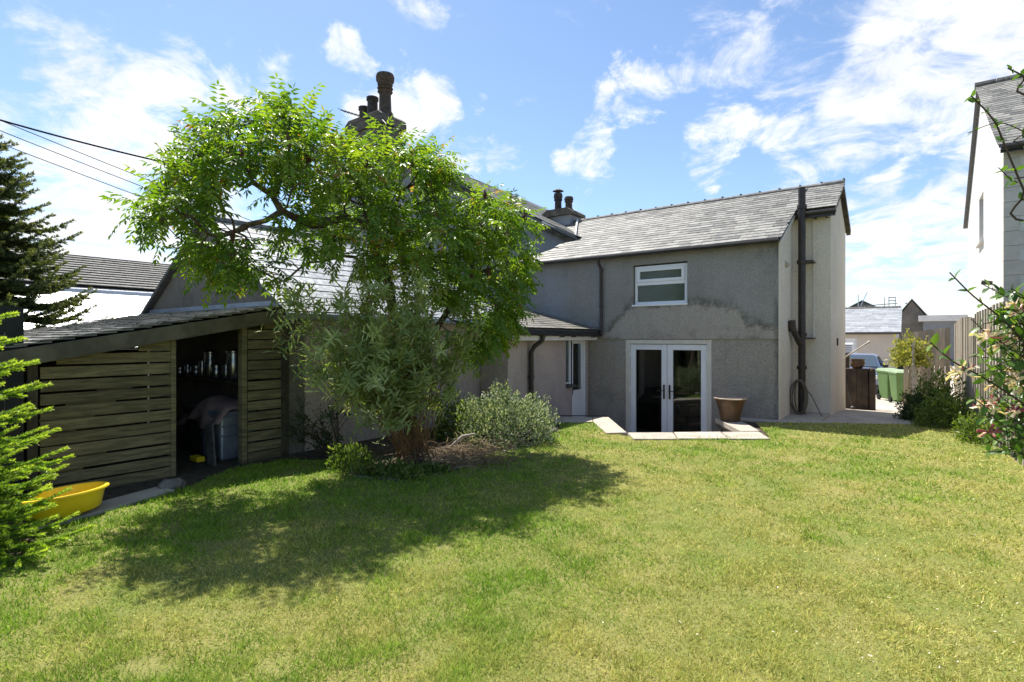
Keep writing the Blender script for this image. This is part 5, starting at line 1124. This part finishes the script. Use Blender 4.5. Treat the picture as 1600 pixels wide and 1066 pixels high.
def car(loc, label, paint):
    t = thing('parked_car', label, 'car', loc); o = Vector(loc)
    def loft(secs, mat, name, smooth=True):
        b = MB(); n = len(secs[0]); b.add([tuple(o+Vector(p)) for s_ in secs for p in s_], [(i*n+k, i*n+k+1, (i+1)*n+k+1, (i+1)*n+k) for i in range(len(secs)-1) for k in range(n-1)]+[tuple(range(n)), tuple(range((len(secs)-1)*n, len(secs)*n))[::-1]]); return part(name, b, mat, t, smooth=smooth)
    def sec(y, hw, zb, zt, cr): return [(-hw*.93, y, zb), (-hw, y, zb+.12), (-hw, y, zt-.16), (-hw*.92, y, zt-.04), (-hw*.55, y, zt+cr*.7), (0, y, zt+cr), (hw*.55, y, zt+cr*.7), (hw*.92, y, zt-.04), (hw, y, zt-.16), (hw, y, zb+.12), (hw*.93, y, zb)]
    loft([sec(-2.0, .62, .32, .58, .0), sec(-1.95, .78, .2, .68, .02), sec(-1.7, .85, .17, .78, .04), sec(-1.0, .88, .17, .92, .06), (sec(-.7, .88, .17, .96, .05)), sec(.9, .88, .17, .98, .02), sec(1.8, .86, .18, .98, .02), sec(1.98, .8, .25, .85, .0)], paint, 'body')
    def cs_(y, wb, wt, zt): return [(-wb, y[0], .94), (-wt, y[1], zt-.05), (-wt*.8, y[1], zt), (wt*.8, y[1], zt), (wt, y[1], zt-.05), (wb, y[0], .94)]
    loft([cs_((-.95, -.93), .80, .78, 1.0), cs_((-.85, -.15), .80, .62, 1.42), cs_((.6, .6), .82, .62, 1.46), cs_((1.75, 1.3), .8, .58, 1.40), cs_((1.9, 1.88), .78, .74, 1.0)], paint, 'cabin')
    b = MB(); b.add([tuple(o+Vector(p)) for p in ((-.72, -.945, .985), (.72, -.945, .985), (.56, -.20, 1.40), (-.56, -.20, 1.40))], [(0, 1, 2, 3)]); 
    for i in range(len(b.v)): b.v[i] = (b.v[i][0], b.v[i][1]-.02, b.v[i][2]+.012)
    part('windscreen', b, 'carglass', t)
    for s in (-1, 1):
        b = MB(); b.add([tuple(o+Vector(p)) for p in ((s*.825, -.62, 1.0), (s*.835, 1.35, 1.0), (s*.65, 1.1, 1.36), (s*.65, -.05, 1.36))], [(0, 1, 2, 3)]); part('side_window', b, 'carglass', t)
        b = MB(); b.box(o+Vector((s*.93-.09, -.72, .95)), o+Vector((s*.93+.09, -.62, 1.08))); part('mirror', b, 'black', t, bevel=.03)
        b = MB(); b.lathe(o+Vector((s*.62, -1.86, .62)), [(.01, -.09), (.13, -.08), (.14, 0), (.12, .08), (.02, .1)], 14, 1.25, .9); part('headlight', b, 'lampglass', t, smooth=True)
        for yy in (-1.25, 1.25):
            b = MB(); b.tube([o+Vector((s*.72, yy, .31)), o+Vector((s*.89, yy, .31))], .31, 20); wh = part('tyre', b, 'tyre', t); b = MB(); b.tube([o+Vector((s*.86, yy, .31)), o+Vector((s*.90, yy, .31))], .2, 16); part('rim', b, 'steel', wh)
    b = MB(); b.box(o+Vector((-.5, -2.03, .42)), o+Vector((.5, -1.95, .56))); part('grille', b, 'black', t, bevel=.02); b = MB(); b.box(o+Vector((-.78, -2.0, .22)), o+Vector((.78, -1.9, .38))); part('bumper', b, 'black', t, bevel=.05)
    b = MB(); b.box(o+Vector((-.26, -2.045, .45)), o+Vector((.26, -2.03, .55))); part('number_plate', b, 'plate', t)
    return t
cw = W(1341, 600, 22.); car((cw.x, cw.y, ZD), 'silver blue car parked nose out in front of the garage', 'carpaint')
cw2 = W(1424, 575, 33.); car((cw2.x, cw2.y, ZD), 'dark car parked in shade beside the garage', 'black')

# garage and roofs beyond
gar = thing('garage', 'pale rendered garage with white ribbed door and grey slate roof', 'garage', (-4, 40, ZD))
gx, gy = -.8, 37.9
wall('front_wall', gar, 'garagewall', (gx-6.0, gy, 0), (1, 0, 0), (0, 1, 0), 6.0, ZD, 1.95, .2, [(.9, 4.1, ZD+.001, 1.55)])
wall('side_wall', gar, 'whitewall', (gx-.002, gy+.01, 0), (0, 1, 0), (-1, 0, 0), 6.2, ZD, 0, .2, top=[(0, 1.94), (3.1, 3.35), (6.2, 1.94)])
for k in range(9):
    mb = MB(); mb.box((gx-5.1, gy+.06, ZD+.02+k*.232), (gx-1.9, gy+.1, ZD+.02+k*.232+.222)); part('door_panel', mb, 'upvc', gar)
mb = MB(); mb.extr([(gx-6.2, gy-.3, 1.83), (gx+.2, gy-.3, 1.83), (gx+.2, gy+3.1, 3.38), (gx-6.2, gy+3.1, 3.38)], (0, 0, .06)); mb.extr([(gx-6.2, gy+6.5, 1.83), (gx+.2, gy+6.5, 1.83), (gx+.2, gy+3.1, 3.38), (gx-6.2, gy+3.1, 3.38)], (0, 0, .06)); gr = part('roof', mb, 'slate_dark', gar)
ug = math.hypot(3.4, 1.55); slates(gr, 'slate_field', 'slate_pale', (gx-6.2, gy-.32, 1.9), (1, 0, 0), (0, 3.4/ug, 1.55/ug), 6.42, ug, .36, .26, n_obj=0)
mb = MB(); mb.tube([(gx-6.2, gy-.36, 1.84), (gx+.2, gy-.36, 1.84)], .07, 6); part('gutter', mb, 'black', gar)
mb = MB()
for k in range(13): mb.tube([(gx-6.2+k*.49, gy+3.1, 3.45), (gx-5.73+k*.49, gy+3.1, 3.45)], .1, 6)
part('ridge_tile', mb, 'ridge', gr)
def hut(name, label, cat, p, sx, sy, h, rh, wallm, roofm, ridge='y'):
    t = thing(name, label, cat, (p[0], p[1], ZD-.3)); x, y = p[0], p[1]; b = MB(); b.box((x-sx/2, y-sy/2, ZD-.3), (x+sx/2, y+sy/2, h))
    if ridge == 'y': b.extr([(x-sx/2, y-sy/2, h), (x+sx/2, y-sy/2, h), (x, y-sy/2, h+rh-.08)], (0, sy, 0))
    else: b.extr([(x-sx/2, y-sy/2, h), (x-sx/2, y+sy/2, h), (x-sx/2, y, h+rh-.08)], (sx, 0, 0))
    part('wall', b, wallm, t); b = MB()
    if ridge == 'y':
        for s in (-1, 1): b.extr([(x+s*(sx/2+.25), y-sy/2-.2, h-.12), (x, y-sy/2-.2, h+rh), (x, y+sy/2+.2, h+rh), (x+s*(sx/2+.25), y+sy/2+.2, h-.12)], (0, 0, .08))
    else:
        for s in (-1, 1): b.extr([(x-sx/2-.2, y+s*(sy/2+.25), h-.12), (x+sx/2+.2, y+s*(sy/2+.25), h-.12), (x+sx/2+.2, y, h+rh), (x-sx/2-.2, y, h+rh)], (0, 0, .08))
    part('roof', b, roofm, t); return t
q = W(1352, 480, 62); hut('brown_roofed_house', 'far house with grey green roof and dark gable under scaffolding', 'house', (q.x, q.y), 7, 9, 3.6, 2.0, 'brown', 'lead')
q = W(1412, 500, 48); hut('stone_barn', 'far dark stone barn with steep slate roof beside the garage', 'barn', (q.x+.6, q.y), 3.2, 9, 2.3, 2.4, 'brown', 'slate_old')
q = W(1478, 515, 42); t = thing('flat_roofed_building', 'far grey flat roofed building showing above the fence', 'building', (q.x, q.y, ZD-.3)); mb = MB(); mb.box((q.x-1.4, q.y, ZD-.3), (q.x+2.5, q.y+6, 2.9)); part('wall', mb, 'tallwall', t); mb = MB(); mb.box((q.x-1.7, q.y-.3, 2.9), (q.x+2.8, q.y+6.3, 3.35)); part('roof', mb, 'fascia', t)
q = W(1436, 525, 70); hut('far_cottage', 'tiny distant grey roofed cottage near the hills', 'house', (q.x, q.y), 7, 6, 2.0, 1.6, 'garagewall', 'slate', 'x')
sc = thing('scaffold', 'metal scaffold poles standing above the far garage roof', 'scaffold', W(1372, 560, 55))
sc.location.z = ZD; WL[sc.name].z = ZD; mb = MB()
for px in (1341, 1382, 1389, 1399): p_ = W(px, 465, 55); mb.tube([(p_.x, p_.y, ZD), (p_.x, p_.y, p_.z+(.3 if px == 1341 else 0))], .04, 5)
for (a, b) in (((1340, 479), (1402, 474)), ((1388, 465), (1400, 465)), ((1388, 470), (1400, 470)), ((1345, 478), (1355, 457))): mb.tube([W(*a, 55), W(*b, 55)], .04, 5)
part('pole', mb, 'steel', sc)
p_ = W(1420, 520, 50); mb = MB(); mb.tube([(p_.x, p_.y, ZD), (p_.x, p_.y, 4.9)], .035, 5); mb.tube([W(1414, 474, 50), W(1424, 475, 50)], .03, 4); mb.tube([W(1416, 472, 50), W(1417, 478, 50)], .02, 4); single('tv_aerial', mb, 'wire', 'thin television aerial on a mast beside the stone barn', 'aerial')
for px, top in ((1434, 508), (1443, 501)):
    p_ = W(px, top, 60); mb = MB(); mb.tube([(p_.x, p_.y, ZD-.3), (p_.x, p_.y, p_.z)], .06, 6); mb.tube([(p_.x-.3, p_.y, p_.z-.2), (p_.x+.3, p_.y, p_.z-.2)], .04, 5); single('utility_pole', mb, 'brownwood', ('taller' if px == 1443 else 'shorter')+' of two slim distant poles rising between the barn and flat roofed building', 'pole', 'distant utility poles')

# ================================================================== LEFT BACKGROUND
lb = thing('tiled_bungalow', 'bungalow with a dark ribbed tile roof beyond the slatted shed', 'bungalow', (-26.5, 9, -.6))
mb = MB(); mb.box((-29.5, 1, -.8), (-24.3, 17, 3.3)); part('wall', mb, 'garagewall', lb)
mb = MB(); mb.extr([(-23.9, .8, 3.3), (-27, .8, 4.75), (-27, 17.2, 4.75), (-23.9, 17.2, 3.3)], (0, 0, .06)); mb.extr([(-30.1, .8, 3.3), (-27, .8, 4.75), (-27, 17.2, 4.75), (-30.1, 17.2, 3.3)], (0, 0, .06)); lr = part('roof', mb, 'slate_dark', lb)
ub = math.hypot(3.1, 1.45); slates(lr, 'tile_field', 'tile_grey', (-23.88, .8, 3.37), (0, 1, 0), (-3.1/ub, 0, 1.45/ub), 16.4, ub, .35, .27, n_obj=0, thick=.04)
mb = MB(); mb.box((-23.95, .8, 3.2), (-23.88, 17.2, 3.34)); part('gutter', mb, 'fascia', lb)
mb = MB(); mb.box((-24.29, 7.6, 2.3), (-24.25, 8.3, 3.0)); wn_ = part('window', mb, 'upvc', lb); mb = MB(); mb.box((-24.252, 7.67, 2.37), (-24.24, 8.23, 2.93)); part('pane', mb, 'carglass', wn_)
wr = thing('glare_roofed_outhouse', 'outhouse behind the slatted shed, its slate roof coloured white for sun glare', 'outhouse', (-19, 6, -.6))
mb = MB(); mb.box((-21.5, 1.2, -.8), (-16.3, 11, 1.3)); part('wall', mb, 'garagewall', wr)
mb = MB(); mb.extr([(-16, 1, 1.22), (-19, 1, 2.78), (-19, 11.2, 2.78), (-16, 11.2, 1.22)], (0, 0, .05)); mb.extr([(-22, 1, 1.22), (-19, 1, 2.78), (-19, 11.2, 2.78), (-22, 11.2, 1.22)], (0, 0, .05)); wrr = part('roof', mb, 'slate_dark', wr)
M['slate_glare'] = slate_mat('glare_white_slate', (.62, .63, .64), (.72, .72, .72), .06, .3, .7)  # sun glare on this roof put into the slate colour as white
uw = math.hypot(3, 1.56); slates(wrr, 'slate_field', 'slate_glare', (-15.97, 1, 1.28), (0, 1, 0), (-3/uw, 0, 1.56/uw), 10.2, uw, .32, .22, n_obj=0)
mb = MB()
for k in range(21): mb.tube([(-19, 1+k*.485, 2.86), (-19, 1.47+k*.485, 2.86)], .09, 6)
part('ridge_tile', mb, 'slate_glare', wrr)
for i, (a, b, r_) in enumerate((((-260, 107, 14), (500, 299, 20.0), .028), ((-260, 81, 14), (480, 379, 20.2), .012), ((-260, 100, 14), (482, 391, 20.2), .012), ((-260, 124, 14), (480, 403, 20.4), .012))):
    A_, B_ = W(*a), W(*b); pts = [A_.lerp(B_, k/24)-Vector((0, 0, .35*4*(k/24)*(1-k/24)*(1 if i == 0 else .15))) for k in range(25)]; mb = MB(); mb.tube(pts, r_, 5)
    single('overhead_cable', mb, 'wire', ['thick black overhead cable above the other wires', 'highest of the thin overhead wires', 'middle one of the thin overhead wires', 'lowest of the thin overhead wires'][i], 'cable', 'overhead wires to the old house')
# pale petals scattered on the lawn
mb = MB()
for _ in range(95):
    px = 1600-abs(random.gauss(0, 260)); py = random.uniform(735, 1060); c = gp(px, py, .03); a = random.uniform(0, 6.28); s = random.uniform(.003, .009); v = Vector((math.cos(a)*s, math.sin(a)*s, random.uniform(-.004, .006))); w_ = Vector((-v.y, v.x, 0))*.5; C_ = Vector(c)+Vector((0, 0, .008))
    mb.add([C_-v, C_+w_, C_+v, C_-w_], [(0, 1, 2, 3)])
o = single('fallen_petals', mb, 'petalwhite', 'pale petals and dry flecks scattered over the lawn', 'petals', kind='stuff')
